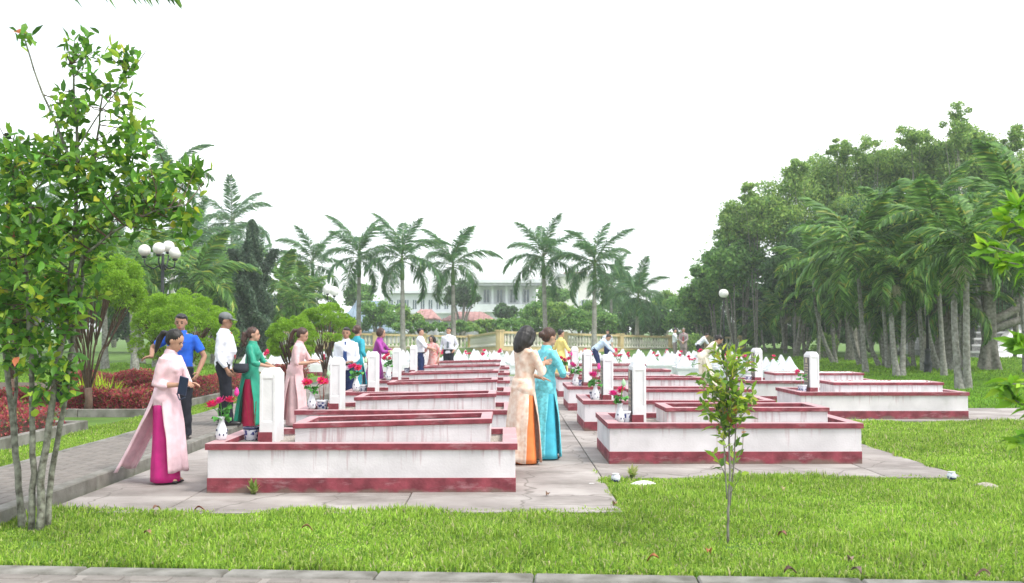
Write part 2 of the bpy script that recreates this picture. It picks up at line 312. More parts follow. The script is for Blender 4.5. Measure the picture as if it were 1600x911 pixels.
def fore():
    a, b = gp(-60, 881), gp(1660, 908); d = (b-a).normalized(); n = Vector((-d.y, d.x, 0)); root = empty('near_kerb', a); tag(root, kind='structure')
    ang = math.atan2(d.y, d.x); root.rotation_euler.z = ang; Ln = (b-a).length
    x = -2.0; 
    while x < Ln + 2:
        l = rnd.uniform(.95, 1.05); o = ob('kerb_stone', MB().box(0, l-.01, -.19, 0, -.2, .0), CONC2, root, loc=(x, 0, rnd.uniform(-.005, .003))); bevel(o, .012); x += l
    p = ob('pavement', MB().box(-2, Ln+2, -6, -.205, -.2, -.012), SIDE); p.location = a; p.rotation_euler.z = ang; tag(p, kind='structure')
    # riven stones
    x = -1; k = 0
    ms = []
    for q in range(5):
        w_, h_ = rnd.uniform(.2, .3), rnd.uniform(.10, .13); mb = MB(); mb.loft([[(sx*w_/2*rnd.uniform(.9,1), sy*h_/2*rnd.uniform(.85,1), z) for sx, sy in ((-1,-1),(1,-1),(1,1),(-1,1))] for z in (-.02, .004)]); me = mb.mesh('paver'); me.materials.append(SIDE); ms.append(me)
    for r in range(3):
        x = -1.5 + r*.1
        while x < Ln + 1.5:
            o = ob('paver', ms[k % 5], None, p, loc=(x, -.275 - r*.135, -.008 + rnd.uniform(-.002, .002))); bevel(o, .006); x += .29; k += 1
fore()
# low bed kerbs left
def bed_kerb(pts, name='flower_bed'):
    root = empty(name, (pts[0][0], pts[0][1], 0)); tag(root, kind='structure')
    for (x0, y0), (x1, y1) in zip(pts[:-1], pts[1:]):
        L0 = math.hypot(x1-x0, y1-y0); k = max(1, round(L0/1.2)); a = math.atan2(y1-y0, x1-x0)
        for i in range(k):
            o = ob('kerb_stone', MB().box(0, L0/k-.01, -.06, .06, -.08, .12), CONC2, root, loc=(x0-pts[0][0] + (x1-x0)*i/k, y0-pts[0][1] + (y1-y0)*i/k, rnd.uniform(-.005,.005))); o.rotation_euler.z = a; bevel(o, .01)
bed_kerb([(-6.72, 9.0), (-6.72, 16.0), (-14, 16.0)]); bed_kerb([(-14, 18.4), (-6.6, 18.4), (-6.6, 33)])
sb = MB().box(-16, -6.8, 6, 15.92, -.06, .01).box(-16, -6.68, 18.5, 30, -.06, .01); tag(ob('bed_soil', sb, SOIL), kind='structure')
# ================================================================== TOMBS
TL, TW, TH = 2.95, 1.55, .47
def frame_boxes(x0, x1, y0, y1, z0, z1, wd):
    mb = MB(); o = [(x0,y0),(x1,y0),(x1,y1),(x0,y1)]; i = [(x0+wd,y0+wd),(x1-wd,y0+wd),(x1-wd,y1-wd),(x0+wd,y1-wd)]
    V = [(*p, z) for z in (z0, z1) for p in o] + [(*p, z) for z in (z0, z1) for p in i]
    F = []
    for a in range(4):
        b = (a+1) % 4; F += [(a, b, 4+b, 4+a), (8+b, 8+a, 12+a, 12+b), (4+a, 4+b, 12+b, 12+a), (b, a, 8+a, 8+b)]
    return mb.add(V, F)
def tilt(mb, x0, x1, dz):
    mb.v = [(x, y, z + (dz*(x-x0)/(x1-x0) if z > .56 else 0)) for x, y, z in mb.v]; return mb
def tomb(loc, label, group, dz=0.0, fill='soil'):
    r = empty('tomb', loc, 0, label, 'tomb', group)
    bevel(ob('outer_wall', frame_boxes(0, TL, 0, TW, .13, TH-.05, .11), WALL, r), .004)
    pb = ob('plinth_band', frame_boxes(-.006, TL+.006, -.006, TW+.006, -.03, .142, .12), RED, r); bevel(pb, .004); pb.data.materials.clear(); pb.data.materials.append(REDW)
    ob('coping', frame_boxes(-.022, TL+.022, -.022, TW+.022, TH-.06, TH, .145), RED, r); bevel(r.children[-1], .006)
    gl = TH - .075
    V = []; nx, ny = 24, 12
    for j in range(ny+1):
        for i in range(nx+1): V.append((.1+(TL-.2)*i/nx, .1+(TW-.2)*j/ny, gl + rnd.uniform(-.012, .014)))
    ob('gravel_fill', MB().add(V, [(j*(nx+1)+i, j*(nx+1)+i+1, (j+1)*(nx+1)+i+1, (j+1)*(nx+1)+i) for j in range(ny) for i in range(nx)]), GRAV if fill == 'soil' else PEB, r)
    a0, a1, b0, b1 = .74, 2.70, .44, 1.27; zt = .62
    bevel(ob('inner_wall', tilt(frame_boxes(a0, a1, b0, b1, gl-.05, zt-.04, .09), a0, a1, dz), WALL, r), .004)
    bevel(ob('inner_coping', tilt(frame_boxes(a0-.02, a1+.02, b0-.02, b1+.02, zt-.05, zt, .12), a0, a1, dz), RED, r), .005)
    if fill == 'soil':
        V = []; nx, ny = 24, 10
        for j in range(ny+1):
            for i in range(nx+1): V.append((a0+.06+(a1-a0-.12)*i/nx, b0+.06+(b1-b0-.12)*j/ny, zt-.075 + dz*i/nx + rnd.uniform(-.012, .015)))
        ob('soil_bed', MB().add(V, [(j*(nx+1)+i, j*(nx+1)+i+1, (j+1)*(nx+1)+i+1, (j+1)*(nx+1)+i) for j in range(ny) for i in range(nx)]), SOIL, r)
    else:
        mb = MB().box(a0+.07, a1-.07, b0+.07, b1-.07, zt-.1, zt-.02)
        for k in range(700):
            x = rnd.uniform(a0+.1, a1-.1); y = rnd.uniform(b0+.1, b1-.1); q = rnd.uniform(.014, .026)
            mb.ell((x, y, zt-.015+rnd.uniform(-.005,.01)), (q, q*.8, q*.55), 5, 3)
        for k in range(500):
            x = rnd.uniform(.6, TL-.15); y = rnd.choice([rnd.uniform(.15, b0-.04), rnd.uniform(b1+.04, TW-.15)]); q = rnd.uniform(.014, .026)
            mb.ell((x, y, gl+.01), (q, q*.8, q*.55), 5, 3)
        tag(ob('pebbles', mb, PEB, r), kind='stuff')
    # headstone: tapered pillar standing lengthways, inset end panel, chamfered top
    h0, h1, g0, g1 = .35, .51, .58, .97; z0 = gl - .04; ht = 1.165 - z0
    hs = MB(); hs.loft([[(h0+i, g0+j, z0), (h1-i, g0+j, z0), (h1-i, g1-j, z0), (h0+i, g1-j, z0)] if False else [(h0+i, g0+j, zz), (h1-i, g0+j, zz), (h1-i, g1-j, zz), (h0+i, g1-j, zz)]
                        for zz, i, j in ((z0, 0, 0), (z0+.27, 0, 0), (z0+.275, .006, .007), (z0+ht-.11, .007, .008), (z0+ht-.10, .0, .0), (z0+ht-.05, .004, .004), (z0+ht, .03, .05))])
    # side cheeks so the long faces stay flush and only the ends look recessed
    hs.box(h0-.002, h0+.028, g0-.001, g1+.001, z0, z0+ht-.052).box(h1-.028, h1+.002, g0-.001, g1+.001, z0, z0+ht-.052)
    H_ = ob('headstone', hs, WHITE, r); bevel(H_, .006)
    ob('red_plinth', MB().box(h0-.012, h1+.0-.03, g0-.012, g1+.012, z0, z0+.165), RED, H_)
    ob('plaque', MB().box(h0-.016, h0-.001, g0+.06, g1-.06, z0+.17, z0+ht-.1), PLAQ, H_)
    tx = MB(); zz = z0+ht-.2
    tx.box(h0-.0175, h0-.015, g0+.15, g1-.15, z0+ht-.2, z0+ht-.12)
    for ln in range(7):
        zz -= .05; y = g0+.1
        while y < g1-.11: l = rnd.uniform(.012, .035); tx.box(h0-.0175, h0-.015, y, y+l, zz, zz+.018); y += l+.01
    tag(ob('lettering', tx, PLTX, H_), kind='stuff')
    ob('altar_slab', MB().box(.14, .355, .55, 1.0, gl-.05, gl+.03), RED if fill != 'soil' else CONC2, r)
    return r
ORD = ['nearest', 'second', 'third', 'fourth', 'fifth', 'sixth']
LY = [9.62, 13.62, 17.65, 21.7, 25.7, 29.7]; RY = [11.68, 15.5, 19.45, 23.4, 27.4]; TY = [17.55, 21.55]
LX, RX, TX = -2.86, 1.225, 5.2
tombs = []
for i, y in enumerate(LY):
    tombs.append(tomb((LX + rnd.uniform(-.02, .02), y, 0), f'long white tomb with red coping, {ORD[i]} from the lawn in the left column', 'white tombs with red coping', .05, 'soil'))
for i, y in enumerate(RY):
    tombs.append(tomb((RX + rnd.uniform(-.02, .02), y, 0), f'long white tomb with red coping, {ORD[i]} from the lawn in the column behind the sapling', 'white tombs with red coping', .0, 'soil'))
for i, y in enumerate(TY):
    tombs.append(tomb((TX, y, 0), ['white tomb filled with white pebbles, nearest in the right column by the palms', 'white pebble filled tomb, farther one in the right column by the palms'][i], 'white tombs with red coping', 0, 'pebble'))
# incense pots
def pot_parts(r, s=1.0, sticks=True):
    b = ob('bowl', MB().lathe([(.055*s,0),(.068*s,.01*s),(.078*s,.10*s),(.08*s,.118*s)], n=20), BLUEW, r, True)
    ob('rim', MB().lathe([(.080*s,.112*s),(.086*s,.116*s),(.086*s,.138*s),(.076*s,.140*s),(.072*s,.118*s)], n=20), NAVYG if rnd.random() < .6 else PORC, b, True)
    ob('ash', MB().lathe([(.074*s,.10*s),(.074*s,.125*s)], n=14), CONC2, b)
    if sticks:
        mb = MB()
        for k in range(7):
            a = rnd.uniform(0, 6.28); q = rnd.uniform(.005, .04); t = rnd.uniform(.0, .06); h = rnd.uniform(.18, .33)
            mb.tube([(q*math.cos(a), q*math.sin(a), .12), ((q+t)*math.cos(a), (q+t)*math.sin(a), .12+h)], .0022, 4)
        ob('incense_sticks', mb, mat('incense_red', (.35,.09,.06), .8, .1), b)
pots = [(-2.86+.24, 10.32, 1), (-2.62, 14.3, 1), (-2.62, 18.35, 1), (-2.6, 22.4, 1), (-2.6, 26.4, 1), (-2.6, 30.4, 1), (1.46, 12.3, 0), (1.44, 16.15, 0), (1.46, 20.1, 0), (1.46, 24.0, 0), (5.42, 18.2, 0), (5.42, 22.25, 0)]
pl = ['left column', 'column behind the sapling', 'right column by the palms']
for i, (x, y, s) in enumerate(pots):
    c = 0 if i < 6 else 1 if i < 10 else 2; k = i if i < 6 else i-6 if i < 10 else i-10
    r = empty('incense_pot', (x, y, .425), rnd.uniform(0, 6), f'blue and white incense pot on the {ORD[k]} tomb, {pl[c]}', 'incense pot', 'incense pots at the headstones'); pot_parts(r, 1.0, s and i < 3)
# lotus flowers
PINK = mat('lotus_pink', (.82,.03,.17), .6, .2, 25, .0); PINK2 = mat('lotus_magenta', (.80,.05,.33), .6, .2, 25, 0); BUDG = mat('bud_green', (.42,.68,.40), .6, .1, 9, 0); LGREEN = mat('plastic_leaf', (.08,.30,.05), .5, .25, 14, 0)
YEL = mat('stamen_yellow', (.8,.45,.05), .6, .1, 9, 0)
def petal_ring(mb, n, L_, W_, el, z=0, ph=0):
    for k in range(n):
        a = 2*PI*k/n + ph; c, s = math.cos(a), math.sin(a); P = lambda r, t, h: (c*r - s*t, s*r + c*t, h + z)
        e = el + rnd.uniform(-.12, .12); r1, h1 = L_*.5*math.cos(e), L_*.5*math.sin(e); r2, h2 = r1 + L_*.5*math.cos(e+.25), h1 + L_*.5*math.sin(e+.25)
        mb.add([P(.005,0,0), P(r1*.85, W_*.5, h1*1.05), P(r1, 0, h1*.82), P(r1*.85, -W_*.5, h1*1.05), P(r2, 0, h2)], [(0,2,4,1),(0,3,4,2)])
def flower_mesh(m, R=.075):
    mb = MB(); petal_ring(mb, 9, R, R*.5, .25); petal_ring(mb, 8, R*.95, R*.48, .6, .006, .3); petal_ring(mb, 6, R*.75, R*.4, 1.05, .01, .1); me = mb.mesh('flower'); me.materials.append(m); return me
FL = [flower_mesh(PINK), flower_mesh(PINK2), flower_mesh(PINK, .065)]
def bouquet(loc, label, s=1.0, nf=2, vase='white', bud=True, group='vases of pink lotus flowers'):
    r = empty('flower_vase', loc, rnd.uniform(-.6, .6), label, 'flower vase', group)
    if vase:
        v = ob('vase', MB().lathe([(.035,0),(.045,.01),(.052,.05),(.045,.10),(.026,.15),(.022,.18),(.036,.205),(.034,.206),(.018,.185)], n=18), PORC, r, True)
        mk = MB()
        for k in range(9): a = 2*PI*k/9; mk.ell((.049*math.cos(a), .049*math.sin(a), .06 + .03*math.sin(k*2.3)), (.008,.008,.011), 6, 4)
        tag(ob('blue_motif', mk, NAVYG, v), kind='stuff')
    base = .2 if vase else .02
    st = MB(); tips = []
    for k in range(nf + (1 if bud else 0)):
        a = rnd.uniform(0, 6.28) if k else rnd.uniform(2.5, 3.8); t = rnd.uniform(.03, .06) if k < nf else .03; h = rnd.uniform(.09, .14) if k < nf else .21
        p = Vector((t*math.cos(a)+(.05*k-.03), t*math.sin(a), base+h)); tips.append(p); st.tube([(0,0,base-.1), (p.x*.4, p.y*.4, base+h*.5), p], .004, 5)
    ob('stems', st, LGREEN, r)
    for k in range(nf):
        o = ob('flower', FL[(k+rnd.randrange(3)) % 3], None, r, loc=tips[k]); o.rotation_euler = (rnd.uniform(-.2, .9), rnd.uniform(-.6, .6), rnd.uniform(0, 6)); c = ob('flower_heart', MB().lathe([(.01,0),(.014,.012),(.008,.02)], n=8), YEL, o)
    if bud: o = ob('bud', MB().lathe([(.004,-.03),(.02,-.01),(.024,.01),(.012,.04),(.002,.055)], n=8), PINK2 if rnd.random() < .6 else BUDG, r, True, loc=tips[-1])
    for k in range(7):
        a = rnd.uniform(0, 6.28); mb = MB(); L0 = rnd.uniform(.07, .11); W0 = L0*.8
        V = [(0,0,0)]; 
        for j in range(9): b = -1.9 + 3.8*j/8; V.append((L0*.5+L0*.55*math.cos(b), W0*.6*math.sin(b), .02*math.sin(j*2.1) - .012*(j % 2)))
        mb.add(V, [(0, j, j+1) for j in range(1, 9)]); o = ob('leaf', mb, LGREEN, r, loc=(0, 0, base + rnd.uniform(-.01, .08))); o.rotation_euler = (rnd.uniform(-.3,.3), rnd.uniform(-.5, .35), a)
    r.scale = (s, s, s); return r
def vat(px, d, z): p = at(px, 517, d); return (p.x, d, z)
bouquet(vat(348, 9.95, TH), 'white vase with pink lotus, green bud and leaves on the nearest left tomb corner', 1.12, 3)
bouquet(vat(488, 13.9, TH), 'white and blue vase of pink lotus on the second left tomb corner', 1.15, 4)
bouquet(vat(557, 18.0, TH), 'vase of pink lotus behind the second left headstone', 1.3, 3)
bouquet(vat(607, 22.2, TH), 'vase of two pink lotus beside the purple dress, left column', 1.4, 2)
bouquet(vat(968, 12.2, .43), 'small white vase with drooping magenta lotus on the nearest tomb behind the sapling', 1.15, 2, bud=True)
bouquet(vat(930, 16.0, .43), 'white vase with a pair of magenta lotus, second tomb behind the aisle', 1.3, 2)
bouquet(vat(899, 20.0, .45), 'blue patterned vase with one red lotus, third tomb behind the aisle', 1.3, 2)
bouquet(vat(881, 23.9, .45), 'vase with small pink lotus, fourth tomb behind the aisle', 1.3, 3)
bouquet(vat(1252, 18.12, .66), 'single pink lotus fixed high against the plaque of the pebble tomb', .95, 1, vase=None, bud=False)
bouquet(vat(1168, 22.1, .62), 'pink lotus by the farther pebble tomb headstone', 1.1, 1, bud=False)
# cup and tea things by T1
t_ = empty('incense_pot', (5.32, 18.1, .43), 0, 'small dark burner tipped beside the pot on the pebble tomb', 'burner'); ob('bowl', MB().lathe([(.03,0),(.045,.02),(.04,.05),(.03,.055)], n=12), NAVYG, t_, True)
# ================================================================== WHITE GRAVES
WG = {}
def peak_mesh(hw, h):
    mb = MB(); mb.loft([[(-a, -b, z), (a, -b, z), (a, b, z), (-a, b, z)] for a, b, z in ((hw, .16, 0), (hw*.98, .155, .05), (hw*.62, .11, h*.38), (hw*.34, .075, h*.7), (hw*.12, .04, h*.95), (.01, .02, h))])
    me = mb.mesh('headstone'); me.materials.append(WHITE2); return me
PKM = [peak_mesh(.22, .40), peak_mesh(.20, .36), peak_mesh(.23, .43)]
def white_grave(x, y, label, k):
    r = empty('white_grave', (x, y, gz(x, y)), 0, label, 'grave', 'rows of white peaked graves')
    if 'b' not in WG:
        WG['b'] = MB().box(-.52, .52, 0, 1.25, 0, .30).box(-.55, .55, -.03, 1.28, 0, .08).mesh('slab'); WG['b'].materials.append(WHITE2)
        WG['c'] = frame_boxes(-.54, .54, -.02, 1.27, .29, .35, .12).mesh('border'); WG['c'].materials.append(WHITE2)
        WG['p'] = MB().box(-.1, .1, -.045, -.03, .12, .24).mesh('name_plate'); WG['p'].materials.append(mat('pale_marble', (.5,.53,.56), .4, .1, 9, 0))
    ob('slab', WG['b'], None, r); ob('border', WG['c'], None, r); ob('name_plate', WG['p'], None, r)
    for sx, q in ((-.27, k), (.27, k+1)):
        o = ob('headstone', PKM[q % 3], None, r, loc=(sx, .25 + .3*((q*7) % 3)/3, .34)); o.rotation_euler.z = rnd.uniform(-.15, .15)
FB = []
for q in range(4):
    mb = MB(); mg = MB()
    for k in range(rnd.choice([3, 4, 5])):
        cx, cy, cz = rnd.uniform(-.14, .14), rnd.uniform(-.08, .08), rnd.uniform(.2, .38); sub = MB(); petal_ring(sub, 7, .085, .06, .35); petal_ring(sub, 6, .07, .05, .9)
        a = rnd.uniform(.2, 1.3); M_ = Matrix.Rotation(rnd.uniform(-.8, .8), 3, 'Z') @ Matrix.Rotation(a, 3, 'X'); mb.add([M_ @ Vector(v) + Vector((cx, cy, cz)) for v in sub.v], sub.f)
        mg.tube([(0,0,0), (cx*.5, cy*.5, .15), (cx, cy, cz)], .005, 4)
        for t in range(3): u = Vector((rnd.uniform(-.1,.1), rnd.uniform(-.06,.06), rnd.uniform(.05,.25))); v = Vector((rnd.uniform(-1,1), rnd.uniform(-1,1), rnd.uniform(.2,1))).normalized()*.1; s_ = Vector((v.y, -v.x, 0))*.35; mg.add([u, u+v*.5+s_, u+v, u+v*.5-s_], [(0,1,2,3)])
    a = mb.mesh('flower'); a.materials.append(PINK); b = mg.mesh('stems'); b.materials.append(LGREEN); FB.append((a, b))
rows = [(36.2, -9.2, 8.6), (38.3, -9.6, 9.4), (40.4, -9.6, 9.6), (42.5, -9.2, 9.6), (44.6, -8.6, 9.2)]
DL = ['front', 'second', 'third', 'fourth', 'rearmost']; cnt = 0
def ordn(n): return f"{n}{'th' if 10 <= n % 100 <= 20 else {1:'st',2:'nd',3:'rd'}.get(n % 10,'th')}"
for ri, (y, x0, x1) in enumerate(rows):
    x = x0 + .3*(ri % 2); k = 0
    while x < x1:
        k += 1; white_grave(x, y, f'white peaked grave, {ordn(k)} from the left in the {DL[ri]} row', cnt); cnt += 1
        if (k + ri) % 3 == 0 or rnd.random() < .14:
            f = empty('flower_bunch', (x + rnd.uniform(-.3, .3), y + .1, gz(x, y)+.34), rnd.uniform(-.5, .5), f'red lotus bunch on the {ordn(k)} white grave from the left, {DL[ri]} row', 'flowers', 'red flowers on the white graves')
            a, b = FB[rnd.randrange(4)]; ob('flower', a, None, f); ob('stems', b, None, f); s = rnd.uniform(.95, 1.25); f.scale = (s, s, s)
        x += 1.24
for k, (x, y) in enumerate([(7.35, 31.0), (8.7, 31.0), (6.3, 33.4), (7.7, 33.4), (9.1, 33.4)]):
    white_grave(x, y, f'white peaked grave behind the pebble tombs, {["front left", "front right", "rear left", "rear middle", "rear right"][k]} of five', k)
    if k != 1:
        f = empty('flower_bunch', (x, y+.1, .31), 0, f'red lotus on the {["front left", "", "rear left", "rear middle", "rear right"][k]} grave behind the pebble tombs', 'flowers', 'red flowers on the white graves'); a, b = FB[k % 4]; ob('flower', a, None, f); ob('stems', b, None, f)
lw = empty('low_wall', (-8.6, 35.0, -.03), 0, 'low white wall with red foot beside the end of the walkway', 'wall'); ob('wall_body', MB().box(0, 5.2, 0, .35, 0, .42), WHITE, lw); ob('red_foot', MB().box(-.01, 5.21, -.01, .36, 0, .14), RED, lw)
# ================================================================== PEOPLE
def person(loc, H, rot, label, male=False, lean=0., nod=.15, turn=0., armR=None, armL=None, hair='pony', hcol=HAIR, skin=SKIN, outfit='aodai', c1=None, c2=None, c3=None, wind=0., flare=0.05,
           vox=.012, face=True, sleeve=.62, collar=None, tie=None, feet=True, belly=0., legs=(0., 0.), hem=.10, curl=.7, half=1.25):
    s = H/1.6; root = empty('person', loc, rot, label, 'person'); root.scale = (s, s, s)
    p0 = Vector((0, 0, .88)); dv = Vector((math.sin(lean), 0, math.cos(lean))); fv = Vector((math.cos(lean), 0, -math.sin(lean))); SY = Vector((0, 1, 0))
    back = -.25*math.sin(lean) if lean > .5 else 0
    p0.x += back
    pt = lambda h, f=0, sd=0: p0 + dv*(h-.88) + fv*f + SY*sd
    if male: T = [(.80,.135,.10,0),(.88,.15,.105,-.005),(.98,.142,.102+belly*.6,belly*.5),(1.06,.14,.10+belly,belly),(1.16,.155,.105+belly*.4,.01+belly*.4),(1.25,.172,.108,.01),(1.315,.168,.085,0),(1.35,.115,.065,-.005),(1.38,.06,.052,-.01)]; sw = .168; ar = (.046,.037,.027)
    else: T = [(.80,.145,.11,-.005),(.88,.158,.115,-.015),(.98,.13,.095,0),(1.05,.114,.085,0),(1.15,.128,.095,.01),(1.22,.138,.10,.012),(1.30,.140,.078,0),(1.34,.10,.058,-.005),(1.37,.052,.048,-.01)]; sw = .148; ar = (.042,.034,.024)
    def torso(mb, inf=0., h0=0, h1=9, n=20):
        rr = []
        for h, a, b, f in T:
            if h < h0 or h > h1: continue
            rr.append([pt(h, f + (b+inf)*math.cos(t), (a+inf)*math.sin(t)) for t in [2*PI*j/n for j in range(n)]])
        mb.loft(rr)
    def ik(side, tgt, pole):
        S = pt(1.295, -.005, side*sw); a, b = .275, .24; v = Vector(tgt) - S; d = min(v.length, a+b-.004); v = v.normalized(); W = S + v*d
        x = (a*a - b*b + d*d)/(2*d); h = math.sqrt(max(0, a*a - x*x)); P = Vector(pole); P = (P - v*P.dot(v)).normalized(); return S, S + v*x + P*h, W
    armR = armR or ((.02, -.22, .82), (-.8, -.3, 0)); armL = armL or ((.02, .22, .82), (-.8, .3, 0))
    A = [ik(-1, *armR[:2]), ik(1, *armL[:2])]
    hp = lean*.75 + nod; RH = Matrix.Rotation(turn, 3, 'Z') @ Matrix.Rotation(hp, 3, 'Y'); nb = pt(1.36, -.01); hc = nb + Matrix.Rotation(lean*.85+nod*.6, 3, 'Y') @ Vector((.012, 0, .135))
    HM = lambda v: hc + RH @ Vector(v)
    body = MB(); torso(body, -.012)
    for S, E, W in A: body.tube([S - (E-S)*.05, S.lerp(E, .3), E, E.lerp(W, .35), W], [ar[0], ar[0]*.95, ar[1], ar[1]*.98, ar[2]], 10)
    HW = .075 if male else .085
    ankles = []
    for i, sd in enumerate((-1, 1)):
        st = legs[i]; hip = Vector((back, sd*.08, .84)); an = Vector((st, sd*(.085 if male else .06), .075)); kn = (hip+an)/2 + Vector((.03 if male else .0, 0, .02)); ankles.append(an); th_ = 1 if male else .82
        body.tube([hip, hip.lerp(kn, .5), kn, kn.lerp(an, .35), an], [.08*th_, .072*th_, .052, .053, .034], 10)
        body.ell((an.x+.055, an.y, .035), (.115, .038, .032), 10, 6)
    body.tube([nb - dv*.03, HM((-.02, 0, -.07))], [.05, .048], 12)
    body.ell(HM((-.012, 0, .022)), (.090, .074, .086), 14, 10, RH); body.ell(HM((.022, 0, -.032)), (.062, .055, .070), 12, 8, RH); body.ell(HM((.058, 0, -.083)), (.022, .024, .020), 8, 6, RH)
    body.ell(HM((.086, 0, -.016)), (.017, .012, .024), 8, 6, RH); body.ell(HM((.078, 0, -.055)), (.012, .022, .014), 8, 6, RH)
    for q in (-1, 1): body.ell(HM((-.008, q*.073, -.008)), (.018, .012, .028), 8, 6, RH)
    fingers = MB()
    for i, (S, E, W) in enumerate(A):
        arm = (armR, armL)[i]; d = (W-E).normalized() if len(arm) < 3 else Vector(arm[2]).normalized()
        nrm = Vector((0, 0, -1)) if abs(d.z) < .6 else Vector((0, (1, -1)[i], 0)); 
        if len(arm) > 3: nrm = Vector(arm[3])
        nrm = (nrm - d*nrm.dot(d)).normalized(); sd = d.cross(nrm) * (1 if i == 0 else -1)
        Mh = Matrix((d, sd, nrm)).transposed(); body.tube([W - d*.02, W + d*.03], [ar[2], .026], 8); body.ell(W + d*.05, (.05, .036, .018), 10, 6, Mh)
        for k, (o_, l_) in enumerate(((.026, .068), (.009, .078), (-.009, .072), (-.026, .056))):
            b0 = W + d*.075 + sd*o_; c = curl*(.8+.12*k); d1 = (d*math.cos(c*.5) + nrm*math.sin(c*.5)); d2 = (d*math.cos(c*1.2) + nrm*math.sin(c*1.2)); m1 = b0 + d1*l_*.5
            fingers.tube([b0 - d*.012, m1, m1 + d2*l_*.5], [.0088, .0082, .0062], 6)
        b0 = W + d*.03 + sd*.03; t1 = b0 + (d*.6 + sd*.8 + nrm*.25).normalized()*.035; fingers.tube([b0 - sd*.012, t1, t1 + (d*.9 + sd*.15 + nrm*.3).normalized()*.03], [.0115, .0098, .007], 6)
    me = remesh(body, vox, 3, 'body'); join_into(me, fingers); me.materials.append(skin); ob('body', me, None, root)
    if face:
        for q in (-1, 1):
            ob('eye', MB().ell(HM((.0725, q*.029, .002)), (.0065, .0135, .0058), 8, 5, RH), EYE, root, True); ob('eyebrow', MB().ell(HM((.077, q*.031, .022)), (.006, .018, .0038), 8, 5, RH), hcol if hcol is not HAIRG else HAIR, root, True)
        ob('mouth', MB().ell(HM((.0885, 0, -.056)), (.005, .02, .0065), 8, 5, RH), LIP, root, True)
    # hair
    hb = MB(); hb.ell(HM((-.028, 0, .036)), (.094, .083, .085), 16, 10, RH); hb.ell(HM((-.045, 0, .005)), (.068, .078, .078), 14, 8, RH)
    if hair == 'pony': hb.ell(HM((-.115, 0, .03)), (.03, .03, .03), 8, 6, RH); hb.tube([HM((-.11, 0, .035)), HM((-.16, 0, .02)), HM((-.175, 0, -.06)), HM((-.16, 0, -.15)), HM((-.15, 0, -.22))], [.022, .034, .037, .028, .008], 9)
    if hair == 'curly':
        hb.tube([HM((-.10, 0, .02)), HM((-.15, 0, -.02)), HM((-.16, 0, -.10)), HM((-.13, 0, -.18))], [.03, .042, .045, .02], 9)
        for k in range(16): hb.ell(HM((-.14+rnd.uniform(-.03,.03), rnd.uniform(-.04,.04), rnd.uniform(-.19, .03))), (.022,.022,.03), 6, 5, RH)
    if hair == 'long':
        hb.ell(HM((-.045, 0, .0)), (.09, .092, .11), 14, 8, RH); hb.tube([HM((-.05, 0, .0)), HM((-.07, 0, -.09)), HM((-.10, 0, -.17)), HM((-.125, 0, -.22))], [.095, .098, .07, .03], 14)
        for q in (-1, 1): hb.tube([HM((.02, q*.07, .06)), HM((.025, q*.082, -.02)), HM((.0, q*.08, -.10)), HM((-.03, q*.06, -.15))], [.022, .024, .028, .012], 8)
    if hair == 'bob':
        hb.ell(HM((-.035, 0, .0)), (.094, .092, .098), 14, 8, RH)
        for q in (-1, 1): hb.tube([HM((.03, q*.066, .06)), HM((.02, q*.082, -.01)), HM((-.01, q*.078, -.07))], [.022, .026, .02], 8)
    if hair == 'bun': hb.ell(HM((-.115, 0, -.005)), (.045, .05, .045), 10, 8, RH)
    if hair in ('short', 'cap'):
        hb = MB(); hb.ell(HM((-.034, 0, .040)), (.084, .080, .078), 16, 10, RH); hb.ell(HM((-.048, 0, .005)), (.058, .077, .062), 14, 8, RH); hb.ell(HM((.02, .01, .075)), (.055, .062, .032), 12, 8, RH)
    if False: hb.ell(HM((-.015, 0, .045)), (.092, .079, .077), 12, 8, RH)
    hm = remesh(hb, max(.009, vox*.8), 2, 'hair')
    # comb the surface into strands
    n = len(hm.vertices); co = np.empty(n*3, np.float32); hm.vertices.foreach_get('co', co); co = co.reshape(-1, 3); cen = np.array(hc)
    ang = np.arctan2(co[:, 1]-cen[1], co[:, 0]-cen[0]); dd = co - cen; co += dd / np.maximum(.03, np.linalg.norm(dd, axis=1, keepdims=True)) * (np.sin(ang*46) * .0016 + np.sin(ang*23+1) * .0018)[:, None]; hm.vertices.foreach_set('co', co.ravel()); hm.update()
    hm.materials.append(hcol); ob('hair', hm, None, root)
    if hair == 'cap':
        cm = mat('cap_grey', (.17,.18,.18), .8, .1, 20); cp = MB().ell(HM((-.02, 0, .062)), (.099, .085, .072), 16, 8, RH); c_ = ob('cap', remesh(cp, .01, 1, 'cap'), cm, root)
        bl = MB(); V = [[HM((.045+.115*math.cos(a)*q, .072*math.sin(a)*1.05, .052 - .014*q*q*math.cos(a) + zz)) for a in [-PI/2 + PI*j/10 for j in range(11)]] for q in (0, .5, 1) for zz in (0,)]
        for zz in (0, .006): 
            pass
        allv = [p for r_ in V for p in r_]; bl.add(allv, [(i*11+j, i*11+j+1, (i+1)*11+j+1, (i+1)*11+j) for i in range(2) for j in range(10)]); bo = ob('brim', bl, cm, c_); so_ = bo.modifiers.new('s', 'SOLIDIFY'); so_.thickness = .006
    def sleeves(mb, inf, frac):
        for S, E, W in A:
            f = frac*2
            if f <= 1: e = S.lerp(E, f); mb.tube([S - (E-S)*.08, S.lerp(e, .5), e], [ar[0]+inf, ar[0]+inf*1.2, ar[0]+inf*1.6], 12)
            else: e = E.lerp(W, f-1); mb.tube([S - (E-S)*.08, S.lerp(E, .4), E, E.lerp(e, .5), e], [ar[0]+inf, ar[0]+inf, ar[1]+inf*1.25, ar[1]+inf*1.2, ar[2]+inf*(1.6 if not male else 1.2)], 12)
